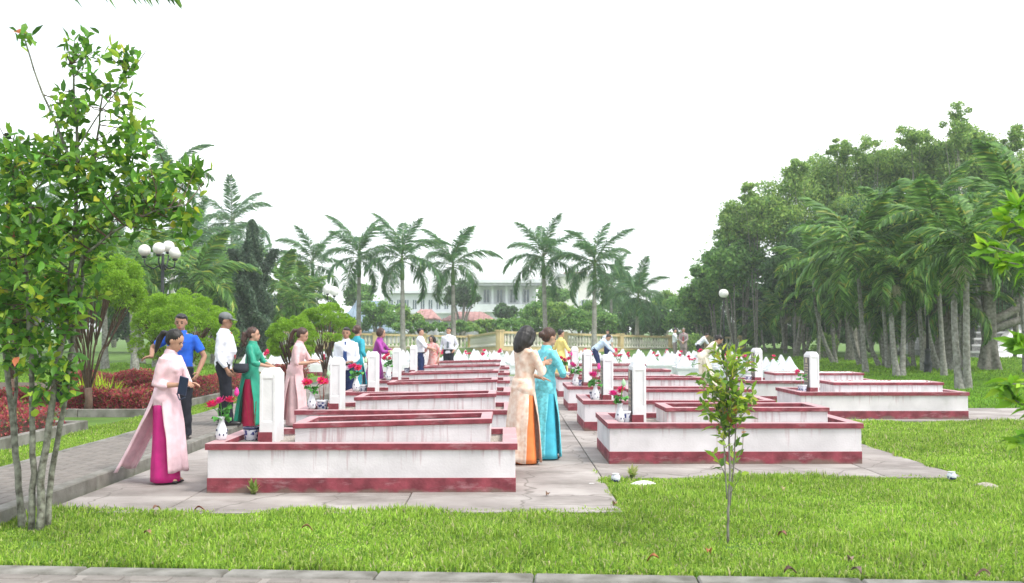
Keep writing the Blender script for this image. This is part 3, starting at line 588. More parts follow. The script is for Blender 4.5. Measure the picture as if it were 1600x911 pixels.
    def puckers(m, amp=.004):
        n = len(m.vertices); co = np.empty(n*3, np.float32); m.vertices.foreach_get('co', co); co = co.reshape(-1, 3); nn = np.empty(n*3, np.float32); m.vertices.foreach_get('normal', nn); nn = nn.reshape(-1, 3)
        a = rnd.uniform(0, 6); co += nn * (np.sin(co[:, 2]*85 + np.sin(co[:, 0]*31+a)*3 + np.sin(co[:, 1]*27)*3) * amp*.35)[:, None]; co += nn * ((np.sin(co[:, 2]*38 + co[:, 0]*22 + np.sin(co[:, 1]*19+a)*2) + np.sin(co[:, 1]*41 - co[:, 2]*25 + a)) * amp)[:, None]; m.vertices.foreach_set('co', co.ravel()); m.update(); return m
    def sheet(name, c, front, zt=1.0, zb=.1, wnd=0., fl=.05):
        V = []; rows_, cols = 18, 22; ph = rnd.uniform(0, 6)
        for i in range(rows_+1):
            t = i/rows_; z = zt - (zt-zb)*t
            for j in range(cols+1):
                u = -1 + 2*j/cols; a = u*(1.62 - (1.62 - half*.86)*min(1, t*1.7)**.8); ru = .128 + .055*min(1, t*2.2) + fl*t; rv = .10 + .03*min(1, t*2.5) + fl*t*.7
                rip = (1 + .10*t*math.sin(u*9 + ph + t*1.5) + .05*t*math.sin(u*17 + ph*2))
                x = rv*math.cos(a)*rip; y = ru*math.sin(a)*rip
                if not front: x = -x - (.025 if t < .3 else .025)
                x += wnd*t**1.4 + back*(1-t) ; zz = z + (.05*abs(wnd)*t*math.sin(u*3+ph)) + .012*t*math.sin(u*6+ph)
                V.append((x + .004, y, zz))
        o = ob(name, MB().add(V, [(i*(cols+1)+j, i*(cols+1)+j+1, (i+1)*(cols+1)+j+1, (i+1)*(cols+1)+j) for i in range(rows_) for j in range(cols)]), c, root, True)
        m_ = o.modifiers.new('s', 'SOLIDIFY'); m_.thickness = .004; return o
    if outfit == 'aodai':
        tu = MB(); torso(tu, .015, .79, 1.36, 24); sleeves(tu, .010, sleeve); tu.tube([pt(1.29, -.006), pt(1.335, -.008), pt(1.398, -.004)], [.098, .074, .059], 14)
        for q in (-1, 1): tu.ell(pt(1.2, .075, q*.058), (.055, .055, .055), 10, 8)
        m_ = puckers(remesh(tu, max(.011, vox), 4, 'tunic'), .0022); m_.materials.append(c1); ob('tunic', m_, None, root)
        sheet('front_panel', c1, True, 1.0, hem, wind*.1 + .02, flare); sheet('back_panel', c1, False, 1.0, hem, -abs(wind) if wind else -.02, flare)
        tr = MB(); rr = []; n_ = 36; ph = rnd.uniform(0, 6)
        for i in range(15):
            t = i/14; z = .95 - .93*t; q0 = min(1, t*7); ru = .115 + .048*q0 - .02*t*(1-t)*2; rv = .085 + .040*q0 + .02*t - .015*math.sin(PI*min(1, t*1.2))
            rr.append([(rv*math.cos(a)*(1 + .07*t*math.sin(a*5+ph) + .04*math.sin(a*9)*t) + back*(1-t)*.8 - .015 + .02*t, ru*math.sin(a)*(1 + .06*t*math.sin(a*4+ph)), z) for a in [2*PI*j/n_ for j in range(n_)]])
        tr.loft(rr); ob('trousers', tr, c2, root, True)
        sh = mat('dark_shoe', (.03,.025,.03), .4, .1, 9, 0)
        for an in ankles: ob('shoe', MB().ell((an.x+.07, an.y, .022), (.11, .038, .024), 10, 6), sh, root, True)
    else:
        tu = MB(); torso(tu, .014, .79 if outfit != 'jacket' else .7, 1.37, 24); sleeves(tu, .009, sleeve); tu.tube([pt(1.30, -.008), pt(1.34, -.008), pt(1.392, -.002)], [.12, .084, .068], 14)
        if outfit == 'jacket': tu.tube([(back, 0, .95), (back*.5, 0, .62)], [.165, .18], 16)
        m_ = puckers(remesh(tu, max(.011, vox), 3, 'shirt'), .0026); m_.materials.append(c1); S_ = ob('shirt' if outfit != 'jacket' else 'jacket', m_, None, root)
        tr = MB()
        for i, sd in enumerate((-1, 1)):
            an = ankles[i]; hip = Vector((back, sd*.075, .86)); kn = (hip+an)/2 + Vector((.025, 0, .02)); tr.tube([hip + Vector((0, 0, .06)), hip, hip.lerp(kn, .5), kn, kn.lerp(an, .5), an + Vector((.0, 0, -.03))], [.098, .10, .093, .078, .074, .072], 12)
        tr.ell((back, 0, .88), (.112, .148, .10), 14, 8); m_ = puckers(remesh(tr, max(.012, vox), 3, 'trousers'), .003); m_.materials.append(c2); ob('trousers', m_, None, root)
        sh = mat('black_shoe', (.015,.015,.015), .3, .1, 9, 0, spec=.5)
        for an in ankles: ob('shoe', MB().ell((an.x+.055, an.y, .034), (.135, .046, .036), 12, 6).box(an.x-.075, an.x+.17, an.y-.04, an.y+.04, -.0, .012), sh, root, True)
        ob('belt', MB().loft([[pt(h, f+.003 + .122*math.cos(a), .160*math.sin(a)) for a in [2*PI*j/24 for j in range(24)]] for h, f in ((.895, 0), (.93, 0))]), BLACKM, root, True) if not belly else None
        cb = MB()
        for q in (-1, 1): cb.add([pt(1.385, .045, q*.008), pt(1.39, .02, q*.06), pt(1.352, .062, q*.062), pt(1.325, .088, q*.03)], [(0,1,2,3) if q > 0 else (3,2,1,0)])
        co_ = ob('collar', cb, c1, root); q = co_.modifiers.new('s', 'SOLIDIFY'); q.thickness = .006; q.offset = 1
        if tie:
            tb = MB(); tb.loft([[pt(h, f, -w_), pt(h, f, w_), pt(h, f+.008, w_), pt(h, f+.008, -w_)] for h, w_, f in ((1.34, .014, .082), (1.325, .019, .09), (1.31, .012, .098), (1.15, .032, .124+belly*.4), (.99, .038, .126+belly), (.95, .004, .124+belly))]); ob('tie', tb, tie, root)
    return root
C_pink = cloth('pale_pink_silk', (.82,.58,.63), spec=.3, rough=.6); C_mag = cloth('magenta_silk', (.62,.015,.22), spec=.4, rough=.45); C_green = cloth('emerald_silk', (.015,.30,.19), spec=.4, rough=.5); C_red = cloth('crimson_silk', (.50,.02,.08), rough=.5)
C_rose = cloth('dusty_rose', (.74,.49,.50)); C_white = cloth('white_shirt', (.76,.78,.84)); C_blue = cloth('royal_blue_shirt', (.025,.12,.60)); C_black = cloth('black_trousers', (.018,.02,.028)); C_purple = cloth('purple_silk', (.34,.035,.30), rough=.5, spec=.4)
C_teal = cloth('teal_silk', (.03,.35,.44), rough=.5); C_cyan = cloth('turquoise_lace', (.17,.64,.74), rough=.55, spec=.35, vs_=24, var=.16); C_cyan2 = cloth('turquoise_trousers', (.08,.50,.65), rough=.6); C_orange = cloth('orange_silk', (.85,.26,.08), rough=.5)
C_beige = mat('beige_floral_chiffon', (.82,.70,.60), .7, 0, 16, .2, 14, .2, col2=(.66,.43,.31)); C_yel = cloth('pale_yellow', (.80,.68,.22)); C_navy = cloth('navy_trousers', (.015,.03,.10)); C_lblue = cloth('light_blue_shirt', (.55,.68,.82)); C_grey = cloth('taupe_suit', (.33,.27,.27)); C_cream = cloth('cream_silk', (.80,.74,.60)); C_coral = mat('coral_floral', (.75,.62,.58), .7, 0, 22, 0, 14, .2, col2=(.70,.16,.14))
T_blue = cloth('blue_tie', (.03,.07,.22)); T_redp = mat('red_patterned_tie', (.45,.08,.06), .7, 0, 30, 0, col2=(.25,.03,.06)); T_grey = cloth('grey_tie', (.16,.20,.22))
OUT = PI*.5
def stand(px, d, z=0.): p = at(px, 517, d); return (p.x, d, z)
HOLD_R = ((.30, -.05, 1.03), (-.3, -.9, -.5), (1, .25, .1), (0, .3, -1)); HOLD_L = ((.30, .08, 1.03), (-.3, .9, -.5), (1, -.35, .1), (0, -.3, -1))
# 1 pink ao dai woman
P1 = person(stand(262, 10.25), 1.56, -.18, 'woman in pale pink ao dai over magenta trousers holding a dark wallet', lean=.10, nod=.38, armR=((.20, -.10, 1.03), (-1, -.35, -.5), (1, .3, .10), (0, .4, -1)), armL=((.24, .03, 1.03), (-.3, .9, -.5), (1, -.2, .1), (0, -.3, -1)), c1=C_pink, c2=C_mag, wind=.36, flare=.02, vox=.009, sleeve=.74, hem=.13)
wl = empty('wallet', P1.location + Vector((.19, -.15, 1.0)), -.3, 'dark blue folded wallet held by the woman in pale pink', 'wallet'); wl.rotation_euler = (.15, .25, -.2)
ob('cover', MB().box(-.02, .08, -.018, .0, -.09, .10), mat('navy_leather', (.03,.045,.09), .4, .1), wl); bevel(wl.children[-1], .006); ob('strap', MB().tube([(-.02,-.01,-.09),(.03,-.03,-.14),(.08,-.02,-.1)], .007, 6), MATS['navy_leather'], wl)
gl_ = MB()
# 2 blue shirt man
person(stand(283, 13.4, .11), 1.66, -PI/2 - .08, 'man in short sleeved royal blue shirt standing behind the pale pink woman', True, nod=.12, turn=.2, armR=((.13, -.33, 1.06), (-.6, -1, -.2), (.5, -.55, -.1), (0, .6, -1)), armL=((.10, .27, .86), (-.7, .6, 0)), hair='short', skin=SKIN2, outfit='shirt', c1=C_blue, c2=C_black, sleeve=.36, vox=.011)
# 3 cap man
person(stand(350, 15.3, .11), 1.70, 0.02, 'man in grey cap, white long sleeved shirt and black trousers on the walkway', True, lean=.02, nod=.18, armR=((.09, -.20, .82), (-1, -.1, 0)), armL=((.05, .22, .82), (-.8, .3, 0)), hair='cap', skin=SKIN2, outfit='shirt', c1=C_white, c2=C_black, sleeve=.97, tie=T_redp, belly=.032, vox=.011, legs=(.10, -.03))
# 4 green
P4 = person(stand(393, 15.6), 1.60, .0, 'woman in emerald green ao dai behind the nearest left headstone', lean=.06, nod=.02, armR=((.30, -.12, 1.0), (-.5, -.8, -.6)), armL=((.30, .08, 1.0), (-.3, .9, -.5)), hair='curly', hcol=HAIRB, c1=C_green, c2=C_red, flare=.05, sleeve=.70, vox=.011, wind=.07)
hb_ = empty('handbag', P4.location + Vector((-.10, -.22, .88)), 0, 'black leather shoulder bag hanging at the green ao dai woman side', 'handbag'); hb_.scale = (.82, .82, .82); hb_.location.z += .03
q = MB(); q.loft([[(x*1.0, y*wd, z) for x, y in [(math.cos(a)*.16*k, math.sin(a)) for a in [2*PI*j/16 for j in range(16)]]] for z, k, wd in ((-.01,.45,.02),(.01,.8,.04),(.05,.95,.045),(.10,.92,.035),(.14,.88,.02),(.17,.93,.008))]); ob('bag_body', q, mat('black_leather', (.02,.025,.035), .35, .1, 9, .1, spec=.5), hb_, True)
ob('strap', MB().tube([(-.13,0,.15),(-.06,.04,.34),(.04,.10,.47),(.10,.05,.33),(.13,0,.15)], .009, 6), MATS['black_leather'], hb_, True)
# 5 rose
person(stand(462, 16.3), 1.60, -.05, 'woman in dusty rose ao dai with dark ponytail holding out her hands, behind the headstone', lean=.16, nod=.30, armR=((.29, -.10, 1.04), (-.8, -.5, -.6), (1, .2, .15)), armL=((.31, .06, 1.06), (-.3, .9, -.5), (1, -.2, .15)), hair='pony', hcol=HAIRB, c1=C_rose, c2=C_rose, flare=.03, sleeve=.55, vox=.012, wind=.05)
# 6 white shirt with tie facing
person(stand(541, 18.9), 1.61, -PI/2, 'man in white shirt with blue tie facing the lawn beyond the second headstone', True, nod=.05, armR=((.22, -.12, .98), (-1, -.45, -.3), (.7, .5, .1)), armL=((.22, .14, .96), (-1, .45, -.3), (.7, -.4, .1)), hair='short', skin=SKIN2, outfit='shirt', c1=C_white, c2=C_navy, sleeve=.97, tie=T_blue, vox=.013)
# 7 teal
person(stand(557, 20.8), 1.66, .9, 'woman in teal ao dai half hidden behind the man with the tie', lean=.06, nod=.05, armR=((.05, -.27, .86), (-.8, -.4, 0)), hair='bun', hcol=HAIRB, c1=C_teal, c2=C_teal, sleeve=.7, vox=.015, face=False)
# 8 purple
person(stand(587, 22.7), 1.62, -.05, 'woman in purple ao dai with short bobbed hair leaning over the third left tomb', lean=.22, nod=.05, armR=((.40, -.10, 1.08), (-.3, -.7, -.7)), armL=((.42, .08, 1.10), (-.3, .9, -.5)), hair='bob', hcol=HAIRB, c1=C_purple, c2=C_purple, sleeve=.75, vox=.014, wind=.12, hem=.08)
# 9,10,11
person(stand(657, 28.6), 1.62, -.1, 'young man in white shirt and dark trousers passing something to the small woman in coral', True, nod=.1, armR=((.38, -.08, 1.02), (-.3, -.7, -.7)), armL=((.34, .12, .98), (-.3, .7, -.7)), hair='short', outfit='shirt', c1=C_white, c2=C_navy, sleeve=.6, vox=.017, face=False)
person(stand(677, 28.9), 1.42, -PI/2 - .5, 'small woman in coral floral dress behind the left headstones', lean=.12, nod=.25, hair='long', c1=C_coral, c2=C_coral, armR=((.25, -.2, 1.0), (-.3, -.7, -.7)), sleeve=.5, vox=.017)
person(stand(701, 31.9), 1.66, -PI/2 - .15, 'man in white shirt and grey tie behind the farthest left tomb', True, nod=0., turn=-.4, armR=((.02, -.24, .86), (-1, -.3, 0)), armL=((.10, .20, .90), (-1, .5, 0)), hair='short', outfit='shirt', c1=C_white, c2=C_black, sleeve=.97, tie=T_grey, vox=.016)
# 12,13 pair
person(stand(818, 11.65), 1.60, .62, 'woman in beige floral ao dai over orange trousers, hand on the next woman', lean=.08, nod=.22, half=1.42, armR=((.23, -.07, 1.17), (-.5, -.8, -.8), (1, .0, .15), (.3, 1, 0)), armL=((.3, .1, 1.0), (-.3, .9, -.5)), hair='long', c1=C_beige, c2=C_orange, flare=.035, sleeve=.80, vox=.009, face=False, wind=.05, hem=.04, curl=.2)
person(stand(852, 12.08), 1.58, .50, 'woman in turquoise ao dai with hair in a low bun, in the aisle', lean=.06, nod=.30, armR=((.22, -.04, 1.02), (-.2, -1, -.5), (.3, 1, .1)), armL=((.24, .04, 1.02), (-.3, .9, -.5), (.3, -1, .1)), hair='bun', hcol=HAIRB, c1=C_cyan, c2=C_cyan2, flare=.02, sleeve=.78, vox=.009, face=True, hem=.05)
# 14.. far people
person(stand(876, 26.9), 1.58, .5, 'person in pale yellow tunic standing beyond the turquoise woman', nod=.25, hair='short', c1=C_yel, c2=C_yel, sleeve=.7, armR=((.3, -.1, 1.0), (-.3, -.7, -.7)), vox=.018, face=False)
person(stand(938, 34.6, -.02), 1.66, -.15, 'man in light blue shirt and navy trousers bending over the white graves', True, lean=.85, nod=.2, hair='short', outfit='shirt', c1=C_lblue, c2=C_navy, sleeve=.97, armR=((.52, -.1, .72), (-.3, -.7, 0)), armL=((.55, .1, .74), (-.3, .7, 0)), vox=.018, face=False)
person(stand(949, 47.0, .0), 1.60, -PI/2, 'person in white shirt with black hair mostly hidden behind the bending man', True, lean=.1, nod=.2, hair='short', outfit='shirt', c1=C_white, c2=C_navy, sleeve=.6, vox=.022, face=False)
person(stand(1054, 50.5, .05), 1.60, -.3, 'man in white shirt facing the man in the taupe suit by the far fence', True, nod=.1, hair='short', outfit='shirt', c1=C_white, c2=C_grey, sleeve=.6, armR=((.28, -.05, .85), (-.3, -.7, 0)), vox=.02, face=False)
person(stand(1068, 50.2, .05), 1.64, -PI/2-.3, 'grey haired man in taupe suit by the far fence', True, nod=.1, hair='short', hcol=HAIRG, outfit='jacket', c1=C_grey, c2=C_grey, sleeve=.97, armR=((.24, -.05, .92), (-.3, -.7, 0)), armL=((.24, .05, .92), (-.3, .7, 0)), tie=T_redp, vox=.02)
person(stand(1096, 46.6, .0), 1.62, -.1, 'man in white shirt and black trousers bending at the far white graves', True, lean=.8, nod=.2, hair='short', outfit='shirt', c1=C_white, c2=C_black, sleeve=.6, armR=((.5, -.1, .7), (-.3, -.7, 0)), armL=((.5, .1, .7), (-.3, .7, 0)), vox=.022, face=False)
person(stand(1108, 25.2), 1.60, -.2, 'woman in cream ao dai bending behind the sapling', lean=.75, nod=.25, hair='bun', c1=C_cream, c2=C_cream, sleeve=.7, armR=((.5, -.1, .75), (-.3, -.7, 0)), armL=((.5, .1, .75), (-.3, .7, 0)), vox=.015, face=False, flare=.06)
# ================================================================== PALMS
PALG = [(.085,.20,.075,3),(.12,.25,.08,2),(.055,.145,.065,2),(.17,.28,.08,.6)]
def frond_mesh(L_=2.6, droop=1.2, n=54, ll=.62, w_=.045, plum=.5, name='frond', pal=PALG, drop=.7):
    """rachis along +X rising then drooping; leaflets on both sides"""
    ts = np.linspace(0, 1, n); ang = .15 - droop*ts**1.3; dx = np.cos(ang); dz = np.sin(ang); x = np.concatenate([[0], np.cumsum((dx[1:]+dx[:-1])/2)])*L_/n; z = np.concatenate([[0], np.cumsum((dz[1:]+dz[:-1])/2)])*L_/n
    parts = []
    for sgn in (-1, 1):
        i0 = int(n*.14); P = np.stack([x, np.zeros(n), z], 1)[i0:]; k = len(P); t = ts[i0:]
        P = np.repeat(P, 2, 0) + rng.standard_normal((2*k, 3))*.012; t = np.repeat(t, 2); T = np.repeat(np.stack([dx, np.zeros(n), dz], 1)[i0:], 2, 0)
        l = ll*np.clip(np.sin(PI*(.12+.86*t)), .25, 1)**.7 * rng.uniform(.8, 1.1, len(t))
        side = np.zeros_like(P); side[:, 1] = sgn; upv = np.zeros_like(P); upv[:, 2] = 1
        D = unit(T*(.55+.3*t[:, None]) + side*1.0 + upv*rng.uniform(-plum, plum, (len(t), 1)) + rng.standard_normal(P.shape)*.12)
        S = unit(np.cross(D, upv + rng.standard_normal(P.shape)*.25)); w = w_*.5
        m1 = P + D*l[:, None]*.45 + np.array([0, 0, -.06*drop])*l[:, None]; m2 = P + D*l[:, None]*.85 + np.array([0, 0, -.45*drop])*l[:, None]
        V = np.stack([P - S*w*.4, P + S*w*.4, m1 + S*w, m2, m1 - S*w, m2 + S*.002], 1).reshape(-1, 3); b = np.arange(len(P))[:, None]*6
        parts.append((V, np.concatenate([b + np.array([[0, 1, 2, 4]]), b + np.array([[4, 2, 5, 3]])]), np.repeat(pick_cols(len(P), pal, .2), 6, 0)))
    # rachis
    rv = []; rf = []
    for i in range(0, n, 4):
        r = .028*(1-.85*ts[i]); rv += [(x[i], -r, z[i]), (x[i], 0, z[i]+r), (x[i], r, z[i]), (x[i], 0, z[i]-r)]
    m_ = len(rv)//4
    for i in range(m_-1):
        for j in range(4): rf.append((i*4+j, i*4+(j+1) % 4, (i+1)*4+(j+1) % 4, (i+1)*4+j))
    parts.append((np.array(rv), np.array(rf), np.tile(np.array([[.14,.20,.06]]), (len(rv), 1))))
    V, F, C = cat_geo(parts); return np_mesh(name, V, F, C, LEAF)
FR = [frond_mesh(2.7, d, 60, .72, .042, .6, drop=.9) for d in (.9, 1.3, 1.7, 2.1)]
FM = [frond_mesh(2.2, d, 40, .62, .075, .25, pal=[(.12,.26,.05,3),(.17,.33,.065,2),(.07,.17,.04,2),(.32,.38,.07,.4)], drop=.9) for d in (.9, 1.3, 1.6, 2.0)]
TRUNKR = mat('royal_trunk', (.42,.41,.37), .9, 0, 5, .3, 20, col2=(.22,.21,.18)); SHAFT = mat('crownshaft', (.12,.24,.05), .4, .2, 5, 0)
def palm(base, top, label, group, nf=13, fs=1.0, tr=.16, shaft=1.2, kind='royal', mid=None, spear=True, fruit=False, face=None, trunkm=None, dead=False):
    r = empty('palm_tree', base, 0, label, 'palm tree', group); b = Vector((0, 0, 0)); t = Vector(top) - Vector(base); m = Vector(mid) - Vector(base) if mid is not None else t*.5 + Vector((0, 0, 0))
    pts = [];
    for i in range(13): u = i/12; pts.append(b*(1-u)**2 + 2*u*(1-u)*(m*2 - (b+t)*.5 if mid is not None else m) + t*u*u)
    rad = [tr*(1.35 - .5*min(1, u*5)) * (1 + (.12*math.sin(u*PI) if kind == 'royal' else 0)) * (1-.3*u) for u in [i/12 for i in range(13)]]
    tb = MB(); 
    P2 = []; R2 = []
    for i in range(12):
        for k in range(4): u = k/4; P2.append(pts[i].lerp(pts[i+1], u)); R2.append((rad[i]*(1-u)+rad[i+1]*u) * (1.045 if k == 0 else .99))
    P2.append(pts[-1] + (pts[-1]-pts[-2])*.15); R2.append(rad[-1])
    tb.tube(P2, R2, 10); ob('trunk', tb, trunkm or (TRUNKR if kind == 'royal' else BARKL), r, True)
    d = (pts[-1]-pts[-2]).normalized(); cs = t + d*shaft; ob('crownshaft', MB().tube([t - d*.02, t + d*shaft*.2, t + d*shaft*.6, cs], [rad[-1]*1.15, rad[-1]*1.3, rad[-1]*.95, rad[-1]*.5], 10), SHAFT, r, True)
    F = FR if kind == 'royal' else FM; a0 = rnd.uniform(0, 6)
    for k in range(nf):
        a = a0 + k*2.39996; u = k/(nf-1); el = (1.25 - 1.75*u) if kind == 'royal' else (1.2 - 1.5*u); el += rnd.uniform(-.12, .12); me = F[min(3, int(u*3.2 + rnd.random()*.8))]
        o = ob('frond', me, None, r, loc=cs - d*(.25*shaft*u)); o.rotation_euler = Euler((rnd.uniform(-.25, .25), -el, a)); s = fs*rnd.uniform(.88, 1.08); o.scale = (s, s, s)
    if spear: ob('spear_leaf', MB().tube([cs, cs + d*.8*fs, cs + d*1.5*fs + Vector((.03, 0, 0))], [.03, .02, .004], 5), SHAFT, r)
    if fruit:
        fb = MB()
        for k in range(3):
            a = rnd.uniform(0, 6.28)
            for j in range(30):
                p = t + Vector((math.cos(a)*.12, math.sin(a)*.12, .02)); q1 = p + Vector((math.cos(a)*rnd.uniform(.1,.35) + rnd.uniform(-.12,.12), math.sin(a)*rnd.uniform(.1,.35) + rnd.uniform(-.12,.12), -rnd.uniform(.05,.42))); fb.tube([p, (p+q1)/2 + Vector((0,0,.06)), q1], .007, 3)
                for z_ in range(3): fb.ell(p.lerp(q1, .5+.2*z_) + Vector((rnd.uniform(-.03,.03),)*3), (.014,)*3, 4, 3)
        ob('fruit_cluster', fb, mat('dry_fruit', (.42,.42,.25), .8, .15), r)
    return r
# seven royal palms in front of the fence
for i, (px, yc, yb, d, nf) in enumerate([(487, 405, 545, 62, 12), (560, 398, 545, 56, 14), (630, 402, 543, 54, 14), (709, 410, 543, 56, 15), (853, 400, 543, 56, 15), (928, 410, 545, 54, 15), (994, 458, 545, 60, 14)]):
    b = at(px, 517, d); b.z = gz(b.x, d); t = at(px + rnd.uniform(-4, 3), yc + 35, d)
    palm(b, t, ['tall royal palm at the left end of the row, long spear leaf above', 'royal palm second from the left in the row by the yellow balustrade', 'tallest royal palm with dead brown sheath on its trunk', 'royal palm right of the one with the brown sheath', 'full crowned royal palm rising behind the embracing women', 'royal palm beside the white slab building', 'short royal palm at the right end of the row with yellowing lower fronds'][i], 'royal palms by the balustrade', nf, 1.04 if i < 6 else .88, .165, 1.3, spear=True)
# hazy palms on the left
for i, (px, yc, d, s) in enumerate([(362, 345, 85, 1.7), (335, 395, 75, 1.5), (268, 280, 60, 1.15), (400, 420, 80, 1.3), (300, 380, 66, 1.3), (215, 330, 70, 1.5), (955, 445, 85, 1.2), (975, 450, 90, 1.2), (60, 300, 60, 1.5)]):
    b = at(px, 517, d); b.z = gz(b.x, d); t = at(px, yc+20, d)
    palm(b, t, ['hazy tall palm beyond the dark conifer', 'hazy palm left of the conifer', 'tall palm whose fronds show past the foreground tree', 'hazy palm right behind the conifer', 'hazy palm behind the globe lamp', 'tall palm hidden behind the foreground tree', 'distant palm between the last two row palms', 'farther palm in the distant grove right of the white slab', 'distant palm seen through the foreground tree'][i], 'background palms', 11, s, .17, 1.0)
# green palms left, mid distance
for i, (px, yc, d, s) in enumerate([(165, 400, 40, 1.15), (212, 425, 38, 1.1), (245, 455, 42, 1.0), (300, 430, 42, 1.25), (335, 445, 46, 1.1), (222, 405, 48, 1.2), (440, 440, 55, 1.2), (478, 450, 60, 1.15), (455, 470, 50, 1.0), (60, 420, 42, 1.2), (120, 430, 46, 1.2), (20, 440, 40, 1.1), (375, 460, 52, 1.1)]):
    b = at(px, 517, d); b.z = gz(b.x, d); t = at(px + rnd.uniform(-8, 8), yc+25, d)
    palm(b, t, f'{["leafy", "drooping"][i % 2]} green feather palm behind the clipped trees, {ordn(i+1)} of the left grove', 'feather palms of the left grove', 11, s, .15, .6, 'manila', spear=False, fruit=(i % 4 == 2))
# right grove (base px, base py, top px, top py)
RG = [(1201,560,1190,515,1.0),(1211,557,1208,500,.9),(1217,557,1228,500,.9),(1228,558,1220,500,1.0),(1247,562,1240,495,1.1),(1264,556,1240,455,1.1),(1278,566,1281,470,1.1),(1303,569,1271,430,1.2),(1306,569,1300,470,1.1),(1344,572,1322,440,1.2),(1349,572,1343,475,1.1),(1375,574,1350,470,1.1),(1383,574,1377,470,1.0),(1390,573,1394,480,.9),(1402,590,1393,448,1.0),(1409,590,1412,470,.85),(1423,577,1402,500,1.0),(1428,577,1425,495,1.0),(1470,582,1447,450,1.0),(1484,581,1500,490,1.0),(1501,611,1492,430,.9),(1511,611,1510,418,.95)]
for i, (bx, by, tx, ty, s) in enumerate(RG):
    z0 = 0; b = gp(bx, by, -.03); d = b.y; t = at(tx, ty, d + rnd.uniform(-.5, .5)); big = i in (14, 15, 20, 21)
    mid = (b + t)/2 + Vector(((-.25 if tx < bx else .2)*abs(tx-bx)/30, 0, 0))
    lab = {14: 'pale palm trunk of the close pair left of the black lamp post', 15: 'thinner companion trunk of the pale pair left of the lamp post', 20: 'left trunk of the thick pale pair behind the pebble tomb', 21: 'right taller trunk of the thick pale pair behind the pebble tomb'}.get(i, f'slender {"leaning" if abs(tx-bx) > 12 else "upright"} palm, {ordn(i+1)} from the left in the grove right of the tombs')
    palm(b, t, lab, 'palms of the right grove', 10 if not big else 13, s*(.85 if d < 35 else .95), .10 if not big else .115, .55 if not big else .7, 'manila', mid=mid, spear=False, fruit=(i in (4, 11, 14, 15, 20, 21)))
for i, (px, ty, d, s) in enumerate([(1340, 395, 36, 1.3), (1375, 385, 40, 1.4), (1430, 370, 38, 1.35), (1462, 350, 34, 1.2), (1590, 330, 36, 1.5), (1545, 360, 40, 1.3), (1610, 380, 30, 1.1)]):
    b = at(px+12, 517, d); b.z = -.03; t = at(px, ty+22, d)
    palm(b, t, f'taller feather palm over the right grove, {ordn(i+1)} from the left of its kind', 'palms of the right grove', 13, s, .10, .6, 'manila', spear=False)
# frond at the top edge: palm outside the frame
fb_ = at(248, -40, 9.0)
pr = palm((-7.6, 9.2, -.03), (-7.5, 9.2, 4.4), 'palm left of the view whose single frond tip hangs into the top edge', None, 9, 1.0, .14, .6, 'manila', spear=False)
o = ob('frond', FM[0], None, pr, loc=(fb_.x - 2.0 + 7.6, -.1, fb_.z + .12)); o.rotation_euler = (0, -.15, 0)
ob('frond_stalk', MB().tube([(.1, 0, 4.9), (2.1, 0, fb_.z+.3), (fb_.x-2.0+7.6, -.1, fb_.z+.15)], [.04,.03,.025], 6), SHAFT, pr)
# ================================================================== TREES AND SHRUBS
def limb_tree(root, base_r, tips, spread=.5, m=BARK, h0=0.0, n=7):
    mb = MB()
    for t in tips:
        t = Vector(t); a = Vector((t.x*.12, t.y*.12, h0)); mid = Vector((t.x*.45 + rnd.uniform(-.2,.2)*spread, t.y*.45, h0 + (t.z-h0)*.55)); mb.tube([Vector((0, 0, -.05)), a, mid, t], [base_r, base_r*.85, base_r*.45, base_r*.1], n)
    return ob('trunk', mb, m, root, True)
def big_tree(c, rx, ry, rz, label, pal, n=16000, leaf=.22, ncl=40, group=None, name='tree', cat='tree', trunk=.25, base=None, drop=.3, flat=.75, cr=(.22, .38), tipsn=6, wid=.6, bm=BARK):
    base = base or Vector((c.x, c.y, gz(c.x, c.y))); r = empty(name, base, 0, label, cat, group); o = c - base
    cs = []; rs = []
    for k in range(ncl):
        v = unit(rng.standard_normal((1, 3)))[0]; v[2] = v[2]*.8 + .1; q = rng.uniform(.35, .9); cs.append([o.x+v[0]*rx*q, o.y+v[1]*ry*q, max(.3, o.z+v[2]*rz*q)]); rs.append(rng.uniform(*cr)*min(rx, rz)*1.1)
    P = clump_points(n, cs, rs, .55, flat); P[:, 2] = np.maximum(P[:, 2], .02)
    ci = pick_cols(n, pal, .16)
    V, F, C = quad_geo(P, leaf, leaf*wid, ci, .6, drop); ob('crown', np_mesh('crown', V, F, C, LEAF), None, r)
    limb_tree(r, trunk, [cs[i] for i in rng.choice(ncl, tipsn, replace=False)], m=bm, h0=.1*o.z); return r
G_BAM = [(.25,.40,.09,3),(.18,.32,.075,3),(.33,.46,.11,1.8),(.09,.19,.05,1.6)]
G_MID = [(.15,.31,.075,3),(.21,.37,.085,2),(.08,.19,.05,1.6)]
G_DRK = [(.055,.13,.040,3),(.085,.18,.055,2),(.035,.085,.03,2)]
G_YEL = [(.26,.40,.08,2),(.17,.31,.07,2),(.10,.21,.05,1)]
